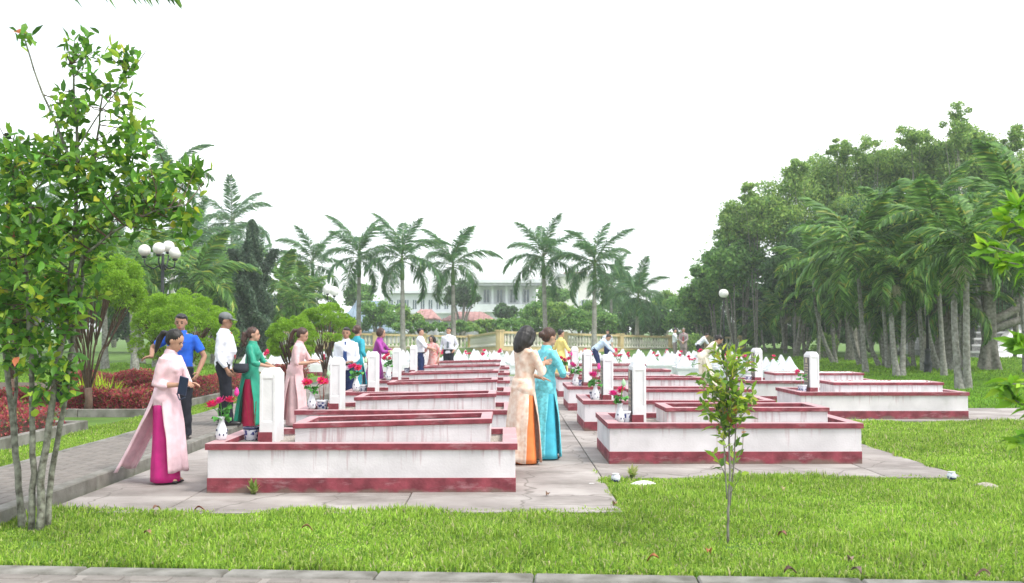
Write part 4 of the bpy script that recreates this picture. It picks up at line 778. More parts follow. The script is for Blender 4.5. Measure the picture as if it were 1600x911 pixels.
# right mass (px, py centre, half w px, half h px, d)
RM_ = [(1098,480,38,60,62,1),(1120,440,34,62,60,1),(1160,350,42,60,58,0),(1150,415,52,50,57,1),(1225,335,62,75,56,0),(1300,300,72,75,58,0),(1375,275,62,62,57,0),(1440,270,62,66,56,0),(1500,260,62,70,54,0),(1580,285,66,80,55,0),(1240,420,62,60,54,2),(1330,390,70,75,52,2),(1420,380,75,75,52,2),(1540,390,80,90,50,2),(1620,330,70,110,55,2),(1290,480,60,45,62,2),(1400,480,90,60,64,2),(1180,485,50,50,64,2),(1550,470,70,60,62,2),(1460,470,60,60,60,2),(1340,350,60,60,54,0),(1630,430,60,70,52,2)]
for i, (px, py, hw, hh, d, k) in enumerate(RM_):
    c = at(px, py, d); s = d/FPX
    big_tree(c, hw*s, hw*s*.8, hh*s, f'{["feathery pale green bamboo crown", "bright green leafy tree", "dark green tree"][k]} in the right-hand grove, {ordn(i+1)} from its left edge', [G_BAM, G_MID, G_DRK][k], 15000, [.26, .24, .26][k], 46, 'trees behind the right grove', trunk=.10, tipsn=4, drop=.8 if k == 0 else .2, flat=.7, wid=.35 if k == 0 else .6, base=Vector((c.x, c.y, -.03)))  # dark trees differ by their darker leaf palette
for i, (px, py, hw, hh, d) in enumerate([(1500, 200, 30, 52, 52), (1350, 238, 40, 32, 55), (1590, 222, 26, 34, 52), (1172, 305, 18, 34, 56), (1312, 240, 18, 30, 56), (1245, 272, 22, 28, 55), (1425, 220, 34, 28, 54)]):
    c = at(px, py, d); s = d/FPX; q = big_tree(c, hw*s, hw*s, hh*s, f'wispy bamboo top rising above the grove outline, {ordn(i+1)} tuft', G_BAM, 2600, .21, 26, 'trees behind the right grove', drop=.6, wid=.35, cr=(.16, .34), base=Vector((c.x+.3, c.y, -.03)), trunk=.06, tipsn=4)
# left back mass
for i, (px, py, hw, hh, d, k) in enumerate([(30,470,70,70,70,2),(120,480,60,60,75,2),(210,490,60,50,72,2),(300,485,60,50,70,2),(380,490,60,50,75,2),(450,500,50,40,78,2),(330,420,50,50,100,1),(60,370,70,70,90,1),(180,400,50,60,95,1)]):
    c = at(px, py, d); s = d/FPX; big_tree(c, hw*s, hw*s*.7, hh*s, f'{["", "hazy", "dark"][k]} tree closing the left background, {ordn(i+1)} of nine', [G_BAM, G_MID, G_DRK][k], 9000, .34, 36, 'trees behind the left grove', trunk=.2)
# behind the fence
FBL = ['low shrub with yellow-green tips', 'rounded green bush', 'dense dark bush', 'tall leafy bush']
for i, (px, py, hw, hh, d, k) in enumerate([(590,495,40,28,74,1),(628,500,36,20,78,0),(655,511,40,13,72,1),(715,512,36,12,72,3),(760,512,40,13,74,0),(800,510,40,18,74,1),(835,500,34,30,76,3),(872,498,30,34,74,0),(905,505,30,26,72,3),(945,508,36,24,74,1),(985,505,34,26,76,2),(1025,500,40,34,72,2),(1065,500,36,36,70,1),(1105,505,40,38,68,2),(1040,470,26,24,80,0),(700,465,0,0,0,0),(550,510,30,16,70,2),(520,505,30,20,74,1),(1000,490,30,30,82,2),(925,490,30,26,84,1)]):
    if not hw: continue
    c = at(px, py, d); s = d/FPX; big_tree(c, hw*s, hw*s*.7, hh*s, f'{FBL[k]} behind the yellow balustrade, {ordn(i+1)} along the fence', [G_YEL, G_MID, G_DRK, G_MID][k], 5500, .22, 26, 'bushes behind the balustrade', 'bush', 'bush', .1)
for i, (px, py, hw, hh, d, k) in enumerate([(722,462,26,26,100,2),(790,488,24,16,98,2),(860,470,34,30,105,1),(612,488,26,20,94,1),(560,462,24,24,95,1),(960,470,26,26,110,1)]):
    c = at(px, py, d); s = d/FPX; big_tree(c, hw*s, hw*s*.8, hh*s, ['round dark tree before the white school building', 'small round dark tree under the white building with the flat roof', 'wide tree under the middle royal palm', 'tree above the grey roofs', 'tree behind the second royal palm', 'far tree behind the distant grove'][i], [G_YEL, G_MID, G_DRK][k], 6000, .3, 30, None, trunk=.2)
# small self sown shrubs in the right grove
for i, (px, py, d, h) in enumerate([(1290, 545, 48, 1.4), (1060, 520, 58, 1.9)]):
    c = gp(px, 565, -.03) if i == 0 else at(px+12, 528, 53); c.z = .9; big_tree(c, .7, .6, .75, ['young pale shrub among the slender palms', 'bushy pale shrub beside the man in the taupe suit'][i], G_BAM, 1500, .12, 14, None, 'shrub', 'shrub', .04)
for i, (px, py, hw, hh, d) in enumerate([(1130,522,40,24,70),(1185,522,44,24,72),(1240,520,46,26,74),(1300,522,46,24,72),(1360,520,46,28,73),(1420,522,46,26,72),(1480,520,44,28,72),(1395,470,70,40,74),(1260,470,60,40,72),(1500,480,50,40,72)]):
    c = at(px, py, d); q_ = d/FPX; big_tree(c, hw*q_, hw*q_*.5, hh*q_, f'dark bush closing the back of the palm grove, {ordn(i+1)} of ten', G_DRK, 7000, .26, 30, 'dark bushes behind the palm grove', 'bush', 'bush', .08)
# banyan trunks
def banyan(px, py, top, label, R=.55, br=()):
    b = gp(px, py, -.03); r = empty('banyan_tree', b, 0, label, 'tree'); mb = MB(); H = 5.5
    for k in range(11):
        a = 2*PI*k/11; q = R*rnd.uniform(.35, 1); mb.tube([(math.cos(a)*q*1.5, math.sin(a)*q*1.5, -.05), (math.cos(a)*q*.8, math.sin(a)*q*.8, 1.0), (math.cos(a+.3)*q*.7, math.sin(a+.3)*q*.7, 2.6), (math.cos(a)*q*2.4, math.sin(a)*q*2.4, H)], [R*.42, R*.3, R*.25, R*.14], 8)
    ob('trunk', remesh(mb, .07, 2, 'trunk'), BARK, r)
    for s in br: ob('branch', MB().tube(s[0], s[1], 8), BARK, r, True)
    cs = [[rng.uniform(-3, 3), rng.uniform(-2, 2), rng.uniform(4.2, 7.0)] for _ in range(30)]; P = clump_points(9000, cs, [rng.uniform(.6, 1.1) for _ in cs], .5, .6)
    V, F, C = quad_geo(P, .17, .09, pick_cols(9000, G_DRK), .6); ob('crown', np_mesh('crown', V, F, C, LEAF), None, r)
    rt = MB()
    for k in range(14): x, y = rnd.uniform(-2.2, 2.2), rnd.uniform(-1, 1); rt.tube([(x, y, 4.5), (x+rnd.uniform(-.1,.1), y, rnd.uniform(1.5, 2.6))], .012, 4)
    tag(ob('aerial_roots', rt, TWIG, r), kind='stuff'); return r
banyan(1331, 566, 0, 'dark banyan trunk between the slender palms', .34); banyan(1478, 578, 0, 'broad fluted banyan right of the black lamp post', .46)
banyan(1546, 580, 0, 'gnarled grey tree with long branches reaching right to the steps', .34, br=[([(0,0,1.9),(.7,.1,2.2),(2.0,.2,2.9),(4,.2,3.6)], [.2,.17,.14,.08]), ([(0,0,1.6),(1.0,.2,1.9),(2.4,.2,2.3),(4,.3,2.8)], [.2,.16,.12,.07]), ([(0,0,1.8),(-.6,.1,2.9),(-1.2,0,4.2),(-1.5,0,6)], [.2,.15,.11,.07])])
# conifer
def conifer():
    b = at(392, 517, 44); b.z = gz(b.x, 44); r = empty('conifer', b, 0, 'dark grey-green conical conifer behind the green ao dai woman', 'tree'); n = 26000
    H = 6.2; u = rng.random(n)**.7; z = .3 + H*(1-u); 
    lobe = rng.uniform(0, 2*PI, n); rr = (1.25*u**.8 + .08)*(.72+.28*np.sin(lobe*5+z*3))*(1+.22*np.sin(z*5.3+lobe*2))*np.sqrt(rng.uniform(.35, 1, n)); P = np.stack([rr*np.cos(lobe), rr*np.sin(lobe), z + rr*.25], 1)
    V, F, C = quad_geo(P, .16, .07, pick_cols(n, [(.10,.17,.10,2),(.15,.22,.13,1.3),(.065,.115,.07,2)]), .3, -.6); ob('crown', np_mesh('crown', V, F, C, LEAF), None, r); ob('trunk', MB().tube([(0,0,-.05),(0,0,3),(0,0,6.0)], [.14,.09,.02], 8), BARK, r)
    for sx in (.55, -.4): P2 = np.stack([sx + rng.normal(0, .12, 1500) + np.linspace(0, .5*np.sign(sx), 1500), rng.normal(0, .12, 1500), 4.1 + np.linspace(0, 1.1, 1500)], 1); V, F, C = quad_geo(P2, .15, .06, pick_cols(1500, [(.06,.10,.06,1)]), .3, -.6); ob('side_leader', np_mesh('side_leader', V, F, C, LEAF), None, r)
conifer()
# clipped cloud trees
G_TOP = [(.235,.42,.035,3),(.18,.35,.03,2),(.30,.50,.05,1.2)]
def cloud_tree(px, pyc, hw, hh, d, label, tips=20, skew=0., zb=None, th=.6):
    c = at(px, pyc, d); s = d/FPX; R = hw*s; Hh = hh*s; b = Vector((c.x, d, .0)); r = empty('clipped_tree', b, 0, label, 'tree', 'clipped cloud trees'); np_ = int(75*R*R) + 48; P = []; Nn = []; cen = []
    for k in range(np_):
        v = unit(rng.standard_normal((1, 3)))[0]
        if v[2] < (-.7 if tips == 20 or tips == 14 else -.25): v[2] = -v[2]*.5
        v = v/np.linalg.norm(v); q = rng.uniform(.82, 1.04); cen.append([v[0]*R*q + skew*v[2], v[1]*R*q, c.z + v[2]*Hh*q])
    cen = np.array(cen); n = np_*300; i = rng.integers(0, np_, n); dv = unit(rng.standard_normal((n, 3)) + np.array([0, -.2, .35])); pr = rng.uniform(.07, .15, np_)[i] * np.sqrt(R)*1.1
    P = cen[i] + dv*(pr*rng.uniform(.75, 1.05, n))[:, None]*np.array([1, 1, .75]); col = pick_cols(n, G_TOP, .12)
    V, F, C = leaf_geo(P, dv + rng.standard_normal((n, 3))*.35, rng.standard_normal((n, 3)), .045*rng.uniform(.7, 1.3, n), .022, col); ob('crown', np_mesh('crown', V, F, C, LEAF), None, r)
    mb = MB(); mb.tube([(0,0,-.03),(.02,0,.25),(.0,0,.5)], [.09,.075,.07], 8)
    for k in range(tips):
        a = 2*PI*k/tips + rnd.uniform(-.2, .2); q = rnd.uniform(.35, .95)*R; zt = c.z + Hh*rnd.uniform(-.2, .45); mb.tube([(0, 0, .3+rnd.uniform(-.1,.1)), (q*.3*math.cos(a), q*.3*math.sin(a), .3+(zt-.3)*.45), (q*math.cos(a)*.75, q*math.sin(a)*.75, .3+(zt-.3)*.8), (q*math.cos(a), q*math.sin(a), zt)], [.035*th,.026*th,.018*th,.008], 5)
        for w_ in range(3): a2 = a + rnd.uniform(-.5, .5); mb.tube([(q*.4*math.cos(a), q*.4*math.sin(a), .3+(zt-.3)*.5), (q*.75*math.cos(a2), q*.75*math.sin(a2), .3+(zt-.3)*.85), (q*1.0*math.cos(a2), q*1.0*math.sin(a2), zt+.05)], [.016,.011,.005], 4)
    ob('trunk', mb, TWIG, r, True)
cloud_tree(283, 520, 78, 60, 21.5, 'broad dome of clipped yellow-green foliage behind the blue shirt man')
cloud_tree(140, 465, 76, 66, 18.5, 'large clipped umbrella tree behind the foreground tree stems', 16, .2, th=.55)
cloud_tree(20, 450, 70, 64, 22, 'clipped yellow-green tree at the left edge behind the foreground tree')
cloud_tree(455, 533, 36, 34, 24, 'small clipped cloud tree behind the rose dress', 14); cloud_tree(508, 521, 44, 45, 27.5, 'clipped cloud tree on splayed bare stems beside the man with the tie', 16, th=.5)
# hedges
G_RED = [(.40,.065,.075,3),(.24,.055,.06,2),(.42,.10,.09,1.6),(.24,.20,.06,1.0),(.12,.17,.04,.6)]
def hedge(x0, x1, y0, y1, h, label, n):
    r = empty('hedge', ((x0+x1)/2, y0, 0), 0, label, 'hedge', 'red leaved hedges'); cx = (x0+x1)/2
    ob('branches', MB().box(x0-cx+.14, x1-cx-.14, .14, y1-y0-.14, 0, h-.16), TWIG, r)
    P = np.stack([rng.uniform(x0-cx, x1-cx, n), rng.uniform(0, y1-y0, n), h*(1-rng.random(n)**1.6*.9)], 1); e = rng.random(n) < .45; P[e, 1] = rng.uniform(0, .12, e.sum()); P[e, 2] = rng.uniform(.03, h, e.sum()); P[:, 2] += .05*np.sin(P[:, 0]*5) + .035*np.sin(P[:, 1]*9 + P[:, 0]*3)
    D = rng.standard_normal((n, 3)) + np.array([0, -.2, .8]); V, F, C = leaf_geo(P, D, rng.standard_normal((n, 3)), .062*rng.uniform(.7, 1.3, n), .032, pick_cols(n, G_RED, .22)); ob('foliage', np_mesh('foliage', V, F, C, LEAF), None, r)
hedge(-9.6, -6.75, 18.6, 19.3, .40, 'dark red clipped hedge nearest behind the kerb, left of the pale pink woman', 13000)
hedge(-8.9, -7.2, 21.4, 22.2, .44, 'red clipped hedge behind the yellow-green lilies', 9000); hedge(-13, -9.8, 18.8, 19.6, .42, 'red hedge seen between the foreground stems', 9000)
hedge(-7.6, -6.7, 19.6, 27, .42, 'long red hedge running beside the walkway behind the cap man', 26000); hedge(-11, -7.9, 24.4, 25.3, .5, 'far red hedge across the bed', 11000)
hedge(-9.2, -6.85, 12.6, 15.6, .42, 'deep red hedge at the left edge behind the foreground tree', 22000); hedge(-6.9, -5.9, 29, 30.2, .55, 'reddish shrub hedge at the foot of the clipped cloud tree', 6000)
def strap_plant(x, y, label, n=34, L0=.5, pal=[(.42,.55,.03,2),(.30,.46,.03,1)]):
    r = empty('lily_plant', (x, y, 0), 0, label, 'plant', 'yellow-green strap leaved plants'); V = []; F = []; C = []
    for k in range(n):
        a = rnd.uniform(0, 6.28); e = rnd.uniform(.6, 1.45); l = L0*rnd.uniform(.6, 1.1); c = pick_cols(1, pal, .15)[0]; b = len(V); w_ = .022
        for i in range(5):
            t = i/4; rr_ = l*t*math.cos(e); z = l*t*math.sin(e) - .35*l*t*t*math.cos(e); ww = w_*(1-t**2)+.001; V += [(rr_*math.cos(a)-ww*math.sin(a), rr_*math.sin(a)+ww*math.cos(a), z), (rr_*math.cos(a)+ww*math.sin(a), rr_*math.sin(a)-ww*math.cos(a), z)]; C += [c, c]
        F += [(b+2*i, b+2*i+1, b+2*i+3, b+2*i+2) for i in range(4)]
    ob('leaves', np_mesh('leaves', np.array(V), np.array(F), np.array(C), LEAF), None, r)
for i, px in enumerate([116, 131, 147, 163, 180]): p = stand(px, 20.2); strap_plant(p[0], 20.2 + .15*(i % 2), f'yellow-green strap leaved plant, {ordn(i+1)} from the left between the red hedges', L0=[.66,.8,.78,.84,.66][i], n=46)
for i, (px, d) in enumerate([(318, 23.5), (330, 24.4)]): p = stand(px, d); strap_plant(p[0], d, ['yellow-green plant left of the cap man', 'yellow-green plant behind the cap man elbow'][i], L0=.7)
# near broad-leaf trees
G_NEAR = [(.095,.25,.028,4),(.05,.15,.02,2.4),(.16,.33,.035,2.4),(.30,.43,.04,1.2),(.50,.50,.04,.14),(.40,.13,.06,.02)]
def leafy(name_, P, D, L0, W0, pal=G_NEAR):
    n = len(P); return np_mesh(name_, *leaf_fine(P, D, rng.standard_normal((n, 3)) + np.array([0, 0, 1.2]), L0*rng.uniform(.55, 1.2, n), W0*rng.uniform(.8, 1.2, n), pick_cols(n, pal, .22)), LEAF)
def poly_branch(mb, pts, r0, r1, n=7):
    pts = [Vector(p) for p in pts]; Q = []
    for i in range(len(pts)-1):
        for k in range(4): u = k/4; Q.append(pts[i].lerp(pts[i+1], u) + Vector((rnd.uniform(-1,1), rnd.uniform(-1,1), 0))*r0*.25)
    Q.append(pts[-1]); mb.tube(Q, [r0 + (r1-r0)*i/(len(Q)-1) for i in range(len(Q))], n); return Q
def fore_tree():
    d = 7.9; b = gp(52, 830, -.03); d = b.y; r = empty('broadleaf_tree', b, 0, 'multi stemmed broad leaved tree in the grass at the left edge', 'tree')
    W = lambda px, py, dd=0: at(px, py, d+dd) - b
    stems = [([W(34,832,.1),W(30,760,.15),W(20,660,.15),W(8,560,.2),(W(2,460,.2)),W(-5,380,.2)], .05, .02), ([W(50,836),W(52,740),W(50,620),W(45,500,-.1),W(40,400,-.1),W(50,300)], .048, .014),
             ([W(62,838,-.05),W(66,730),W(85,600),W(105,480),W(115,380),W(122,280),W(120,180),W(112,100)], .055, .010), ([W(74,832,.1),W(80,740,.15),W(98,640,.1),W(112,540,.1),W(128,440,.15),W(138,340,.1),W(150,240,.1),W(160,150,.1)], .045, .009),
             ([W(42,830,.2),W(26,740,.25),W(24,640,.3),(W(28,520,.3)),W(16,420,.3),W(10,300,.3)], .036, .010), ([W(105,480),W(130,400,-.1),W(180,360,-.2),W(240,330,-.2),W(290,320,-.3)], .022, .006),
             ([W(115,380),W(150,320),W(200,290,.2),W(260,265,.3),W(310,255,.3)], .018, .005), ([W(122,280),W(90,200),W(60,130),W(35,50)], .022, .007), ([W(50,300),W(20,240),W(0,200)], .012, .004), ([W(122,230),W(160,170),W(200,120),W(228,80)], .012, .004), ([W(118,430,.1),(W(60,380,.3)),(W(10,340,.4))], .016, .005)]
    tr = MB(); paths = []
    for p, a, c in stems: paths.append((poly_branch(tr, p, a*.58, c*.8), a))
    ob('trunk', tr, mat('lichen_bark', (.27,.28,.22), .9, 0, 22, .8, 50, col2=(.06,.055,.04)), r, True)
    # crown: twigs sprout off the stems, leaves on twigs
    blobs = [(42,52,20,18,.2),(130,90,60,50,.35),(195,85,36,26,.2),(180,150,55,50,.35),(115,165,60,45,.4),(200,215,60,50,.4),(110,250,90,50,.6),(50,260,60,60,.6),(170,300,90,50,.6),(250,300,60,55,.5),(290,345,45,50,.35),(305,265,28,20,.15),(60,350,80,60,.7),(10,330,60,90,.6),(140,370,60,45,.5),(40,440,70,60,.6),(100,460,70,55,.4),(25,530,50,60,.4),(75,540,55,50,.35),(100,590,35,45,.22),(0,450,40,90,.5),(150,410,30,22,.2),(60,610,30,30,.2),(215,330,60,50,.4),(20,230,40,30,.4)]
    wts = np.array([a*b_*(.55 if py_ < 200 else 1) for _, py_, a, b_, _ in blobs], float); P = []; D = []; tw = MB(); 
    for k in range(640):
        i = rng.choice(len(blobs), p=wts/wts.sum()); px, py, hw, hh, dp = blobs[i]; v = unit(rng.standard_normal((1, 3)))[0]*rng.uniform(.35, 1); tip = W(px+v[0]*hw, py-v[1]*hh, v[2]*dp)
        best = None; bd = 9
        if k % 2 == 0:
            for Q, a in paths:
                for q in Q[4:]:
                    dd = (q - tip).length + (0 if q.z < tip.z + .05 else .4)
                    if dd < bd: bd = dd; best = q
            if bd < .75: tw.tube([best, best.lerp(tip, .5) + Vector((0, 0, -.02)), tip], [.006, .004, .002], 4)
        dirn = Vector((v[0], v[2], rng.uniform(-.1, .7))).normalized(); m = rng.integers(4, 9)
        for j in range(m):
            P.append(tip - dirn*.035*j); a = j*2.4 + k; sd = dirn.cross(Vector((0, 0, 1))); up = sd.cross(dirn); D.append(dirn*.6 + (sd*math.cos(a) + up*math.sin(a))*.9 + Vector((0, 0, -.15)))
    tag(ob('twigs', tw, TWIG, r), kind='stuff'); ob('crown', leafy('crown', np.array([tuple(p) for p in P]), np.array([tuple(q) for q in D]), .112, .047), None, r)
    hb = empty('handbag', W(97, 592, .35) + b, .3, 'black bag hanging by its strap among the foreground tree stems', 'bag'); ob('bag_body', MB().loft([[(x*k*.055, y*.035, z) for x, y in ((-1,-1),(1,-1),(1,1),(-1,1))] for z, k in ((-.19, .8), (-.17, .92), (-.02, 1.05), (0, 1.0))]), MATS['black_leather'], hb); bevel(hb.children[-1], .012, 2); ob('strap', MB().tube([(-.05,0,-.01),(-.03,0,.09),(.02,0,.13),(.05,0,-.01)], .004, 5), MATS['black_leather'], hb)
fore_tree()
def sapling():
    b = gp(1137, 848, -.03); d = b.y; r = empty('sapling', b, 0, 'thin sapling with glossy yellow-green leaves in the front lawn', 'tree'); W = lambda px, py, dd=0: at(px, py, d+dd) - b; tr = MB()
    S = [([W(1137,848),W(1138,800),W(1141,740),W(1139,680),W(1136,620),W(1134,560)], .011, .004), ([W(1140,790,.02),W(1146,730,.02),W(1150,660),W(1150,600)], .007, .003), ([W(1136,780),W(1132,720),W(1130,650),W(1126,600)], .006, .003), ([W(1141,740),W(1160,700,.05),W(1162,670,.05)], .003, .002)]
    Q = [poly_branch(tr, *s, 6) for s in S]; P = []; D = []
    for k in range(86):
        py = rng.choice([rng.uniform(545, 660), rng.uniform(560, 690), rng.uniform(700, 745)], p=[.62,.3,.08]); side = rng.uniform(-1, 1); hw = {True: 46, False: 30}[py < 680] * (.55 if py < 560 else 1); tip = W(1138+side*hw, py - abs(side)*6, rng.uniform(-.16, .16)); st = W(1138 + side*6, py + 26, 0); tr.tube([st, st.lerp(tip, .5), tip], [.003, .002, .0012], 4)
        dirn = (tip-st).normalized()
        for j in range(rng.integers(4, 7)):
            P.append(st.lerp(tip, 1-.18*j)); a = j*2.4+k; sd = dirn.cross(Vector((0,0,1))).normalized(); up = sd.cross(dirn); D.append(dirn*.8 + (sd*math.cos(a)+up*math.sin(a))*.8 + Vector((0,0,-.1)))
    ob('trunk', tr, BARK, r, True); ob('crown', leafy('crown', np.array([tuple(p) for p in P]), np.array([tuple(q) for q in D]), .092, .036, [(.17,.30,.03,4),(.26,.38,.04,2.5),(.42,.46,.06,1.2),(.08,.17,.03,2),(.42,.18,.06,.25)]), None, r)
sapling()
def right_branch():
    d = 5.6; base = Vector((4.6, 5.9, -.03)); r = empty('broadleaf_tree', base, 0, 'tree outside the right edge whose bright leafy branches reach into view', 'tree'); W = lambda px, py, dd=0: at(px, py, d+dd) - base; tr = MB(); P = []; D = []
    poly_branch(tr, [(0,0,0),(.05,0,1.2),(.0,0,2.3),(-.1,0,3.0)], .06, .03)
    br = [([(0,0,1.9),W(1680,420),W(1600,400),W(1545,385)], .012), ([(0,0,1.7),W(1680,400),W(1610,365),W(1570,340)], .01), ([(0,0,1.6),W(1660,430),W(1600,415),W(1565,408)], .01), ([(0,0,1.2),W(1680,560),W(1610,545),W(1590,535)], .009), ([(0,0,1.0),W(1680,600),W(1600,600),W(1570,600)], .009), ([(0,0,.8),W(1680,640),W(1615,640),W(1585,625)], .009), ([(0,0,.6),W(1690,690),W(1620,685),W(1590,690)], .008), ([(0,0,2.0),W(1670,360),W(1610,330),W(1590,320)], .01)]
    for p, a in br:
        Q = poly_branch(tr, p, a, .003, 6)
        for j, q in enumerate(Q[5:]):
            for k in range(3 if j < len(Q)-7 else 7):
                dirn = (Q[-1]-Q[-3]).normalized(); P.append(q + Vector((rnd.uniform(-.02,.02),)*3)); D.append(dirn*.7 + Vector((rnd.uniform(-1,1), rnd.uniform(-1,1), rnd.uniform(-.9,.7))))
    ob('trunk', tr, BARK, r, True); ob('crown', leafy('crown', np.array([tuple(p) for p in P]), np.array([tuple(q) for q in D]), .115, .040, [(.16,.36,.02,4),(.27,.46,.03,2),(.09,.22,.02,2)]), None, r)
right_branch()
# ================================================================== LAWN BLADES (stuff)
def inside_lawn(x, y):
    k0 = gp(0, 881).y; k1 = gp(1600, 908).y; kerb = k0 + (x - gp(0, 881).x)/(gp(1600, 908).x - gp(0, 881).x)*(k1-k0) + .02
    m = (y > kerb)
    e = .035*np.sin(x*3.1+.7) + .03*np.sin(x*7.7+2) + .02*np.sin(x*19+1) + rng.normal(0, .018, len(x))
    m &= ~((x > -4.3+.0) & (x < 1.0 + .05*np.sin(y*9)) & (y > 8.72 + e)); m &= ~((x > 1.0) & (x < 4.88 + .06*np.sin(y*7)) & (y > 10.68 + e)); m &= ~((x > 4.8) & (y > 17.1 + e) & (y < 20.2 + e))
    m &= ~((x > -5.4) & (x < -4.0) & (y > 8.45)); m &= ~((x > -5.45) & (x < -4.05)); m &= ~((x < -6.55) & (y > 9) & (y < 16.1)); m &= ~((x < -6.5) & (y > 18.3) & (y < 30)); m &= ~((x < -5.4) & (y < 7.4))
    return m
BARE = [(gp(x_, y_).x, gp(x_, y_).y, r_) for x_, y_, r_ in ((215, 838, .22), (240, 852, .18), (520, 812, .16), (1080, 780, .2), (1250, 840, .25), (1420, 800, .22), (800, 845, .2), (1000, 830, .14), (660, 870, .15), (1480, 860, .2), (60, 845, .25), (1137, 850, .12), (1300, 775, .16))]
def lawn(name, x0, x1, y0, y1, dens, L0, W0, pal, label):
    n = int((x1-x0)*(y1-y0)*dens); P = np.stack([rng.uniform(x0, x1, n), rng.uniform(y0, y1, n)], 1); P = P[inside_lawn(P[:, 0], P[:, 1])]
    P = P[np.abs(P[:, 0]) < P[:, 1]*.56 + .7]
    for bx, by, br in BARE: q_ = np.hypot(P[:, 0]-bx, (P[:, 1]-by)*1.3); P = P[(q_ > br*(.6+.4*np.sin(np.arctan2(P[:, 1]-by, P[:, 0]-bx)*3))) | (rng.random(len(P)) < .22)]
    n = len(P)
    z = np.array([0.]*n) - .032 + (.5*smoothstep(47, 62, P[:, 1])); tall = .75 + .35*np.sin(P[:, 0]*2.3+1)*np.sin(P[:, 1]*1.9) + .25*np.sin(P[:, 0]*6.1)*np.sin(P[:, 1]*5.3+.6)
    l = L0*tall*rng.uniform(.45, 1.25, n); a = rng.uniform(0, 2*PI, n); le = rng.uniform(.05, .95, n); dx, dy = np.cos(a)*le, np.sin(a)*le; b = rng.uniform(0, 2*PI, n); w = W0*rng.uniform(.6, 1.3, n)
    sx, sy = np.cos(b)*w/2, np.sin(b)*w/2; base = np.stack([P[:, 0], P[:, 1], z], 1); S = np.stack([sx, sy, 0*sx], 1); m1 = base + np.stack([dx*l*.35, dy*l*.35, l*.55], 1); tip = base + np.stack([dx*l*.95, dy*l*.95, l*(1-.55*le)], 1)
    V = np.stack([base-S*.7, base+S*.7, m1+S, m1-S, tip+S*.1, tip-S*.1], 1).reshape(-1, 3); f = np.arange(n)[:, None]*6; F = np.concatenate([f+np.array([[0,1,2,3]]), f+np.array([[3,2,4,5]])])
    patch = (.5+.35*np.sin(P[:, 0]*1.3+.5)*np.sin(P[:, 1]*1.1+2)+.3*np.sin(P[:, 0]*4.7+np.sin(P[:, 1]*3)*1.5)*np.sin(P[:, 1]*6.1+1)); c = pick_cols(n, pal, .2) * (.80+.32*patch)[:, None]; C = np.repeat(c, 6, 0)
    tag(ob(name, np_mesh(name, V, F, C, GRASSM), None), label, 'grass', kind='stuff')
G_GR = [(.24,.395,.045,4),(.34,.50,.07,2.4),(.13,.26,.03,2),(.46,.52,.18,.8),(.48,.42,.25,.35)]
lawn('grass', -4.6, 6.6, 6.0, 11.2, 7000, .092, .0095, G_GR, 'bright green coarse lawn in front of the tombs')
lawn('grass', 4.7, 12, 10.5, 17.4, 3000, .10, .013, G_GR, 'bright green lawn right of the tombs')
lawn('grass', -6.7, -5.3, 7.3, 30, 3500, .075, .010, G_GR, 'grass strip between the walkway and the flower beds')
lawn('grass', 4.9, 20, 20, 34, 900, .13, .022, [(.17,.35,.030,4),(.22,.40,.04,2),(.11,.25,.025,2)], 'lawn under the palm grove')
lawn('grass', 9, 34, 34, 52, 260, .16, .045, [(.20,.38,.035,4),(.26,.44,.04,2),(.13,.28,.025,2)], 'sunny lawn deep in the palm grove')
lawn('grass', -24, -6.6, 30, 46, 260, .16, .045, [(.17,.33,.035,4),(.22,.38,.04,2)], 'lawn behind the flower beds')
# ================================================================== SMALL THINGS ON THE GROUND
for i, (px, py) in enumerate([(962, 752), (1487, 749)]):
    p = gp(px, py); r = empty('small_jar', (p.x, p.y, -.005), .4*i, ['small blue and white jar by the corner of the aisle slab', 'small blue and white jar at the far right slab corner'][i], 'jar'); ob('jar_body', MB().lathe([(.03,0),(.048,.02),(.05,.045),(.04,.065),(.032,.075)], n=16), BLUEW, r, True); ob('rim', MB().lathe([(.032,.072),(.037,.076),(.037,.086),(.03,.086)], n=16), PORC, r)
def mound(px, py, rx, ry, h, m, label):
    p = gp(px, py, -.02); V = []; n = 14; mb = MB(); 
    rings = [[(rx*q*math.cos(2*PI*j/n)*rnd.uniform(.92,1.05), ry*q*math.sin(2*PI*j/n)*rnd.uniform(.92,1.05), h*(1-q*q)+rnd.uniform(-.004,.004)) for j in range(n)] for q in (1, .8, .55, .3, .08)]
    mb.loft(rings); o = ob('rubble_mound', mb, m, None, True); o.location = p; tag(o, label, 'rubble')
mound(1005, 758, .16, .10, .045, PEB, 'flat white lump of plaster lying in the grass edge'); mound(1540, 762, .16, .14, .05, GRAV, 'grey gravel mound at the end of the right slab')
mound(925, 759, .09, .04, .006+.02, PEB, 'white paint patch on the aisle slab')
lf = [((1108,868),(.45,.18,.08)),((1020,878),(.35,.14,.05)),((1328,880),(.28,.2,.15)),((1338,897),(.2,.15,.12)),((1235,898),(.12,.07,.05)),((1536,902),(.4,.26,.2)),((312,793),(.25,.08,.05)),((245,792),(.3,.15,.1)),((230,838),(.3,.18,.1)),((960,792),(.3,.2,.12)),((1222,840),(.25,.12,.08)),((660,740),(.25,.15,.1)),((855,770),(.2,.12,.08)),((950,710),(.25,.18,.12)),((1225,768),(.4,.35,.15)),((480,830),(.3,.17,.08))]
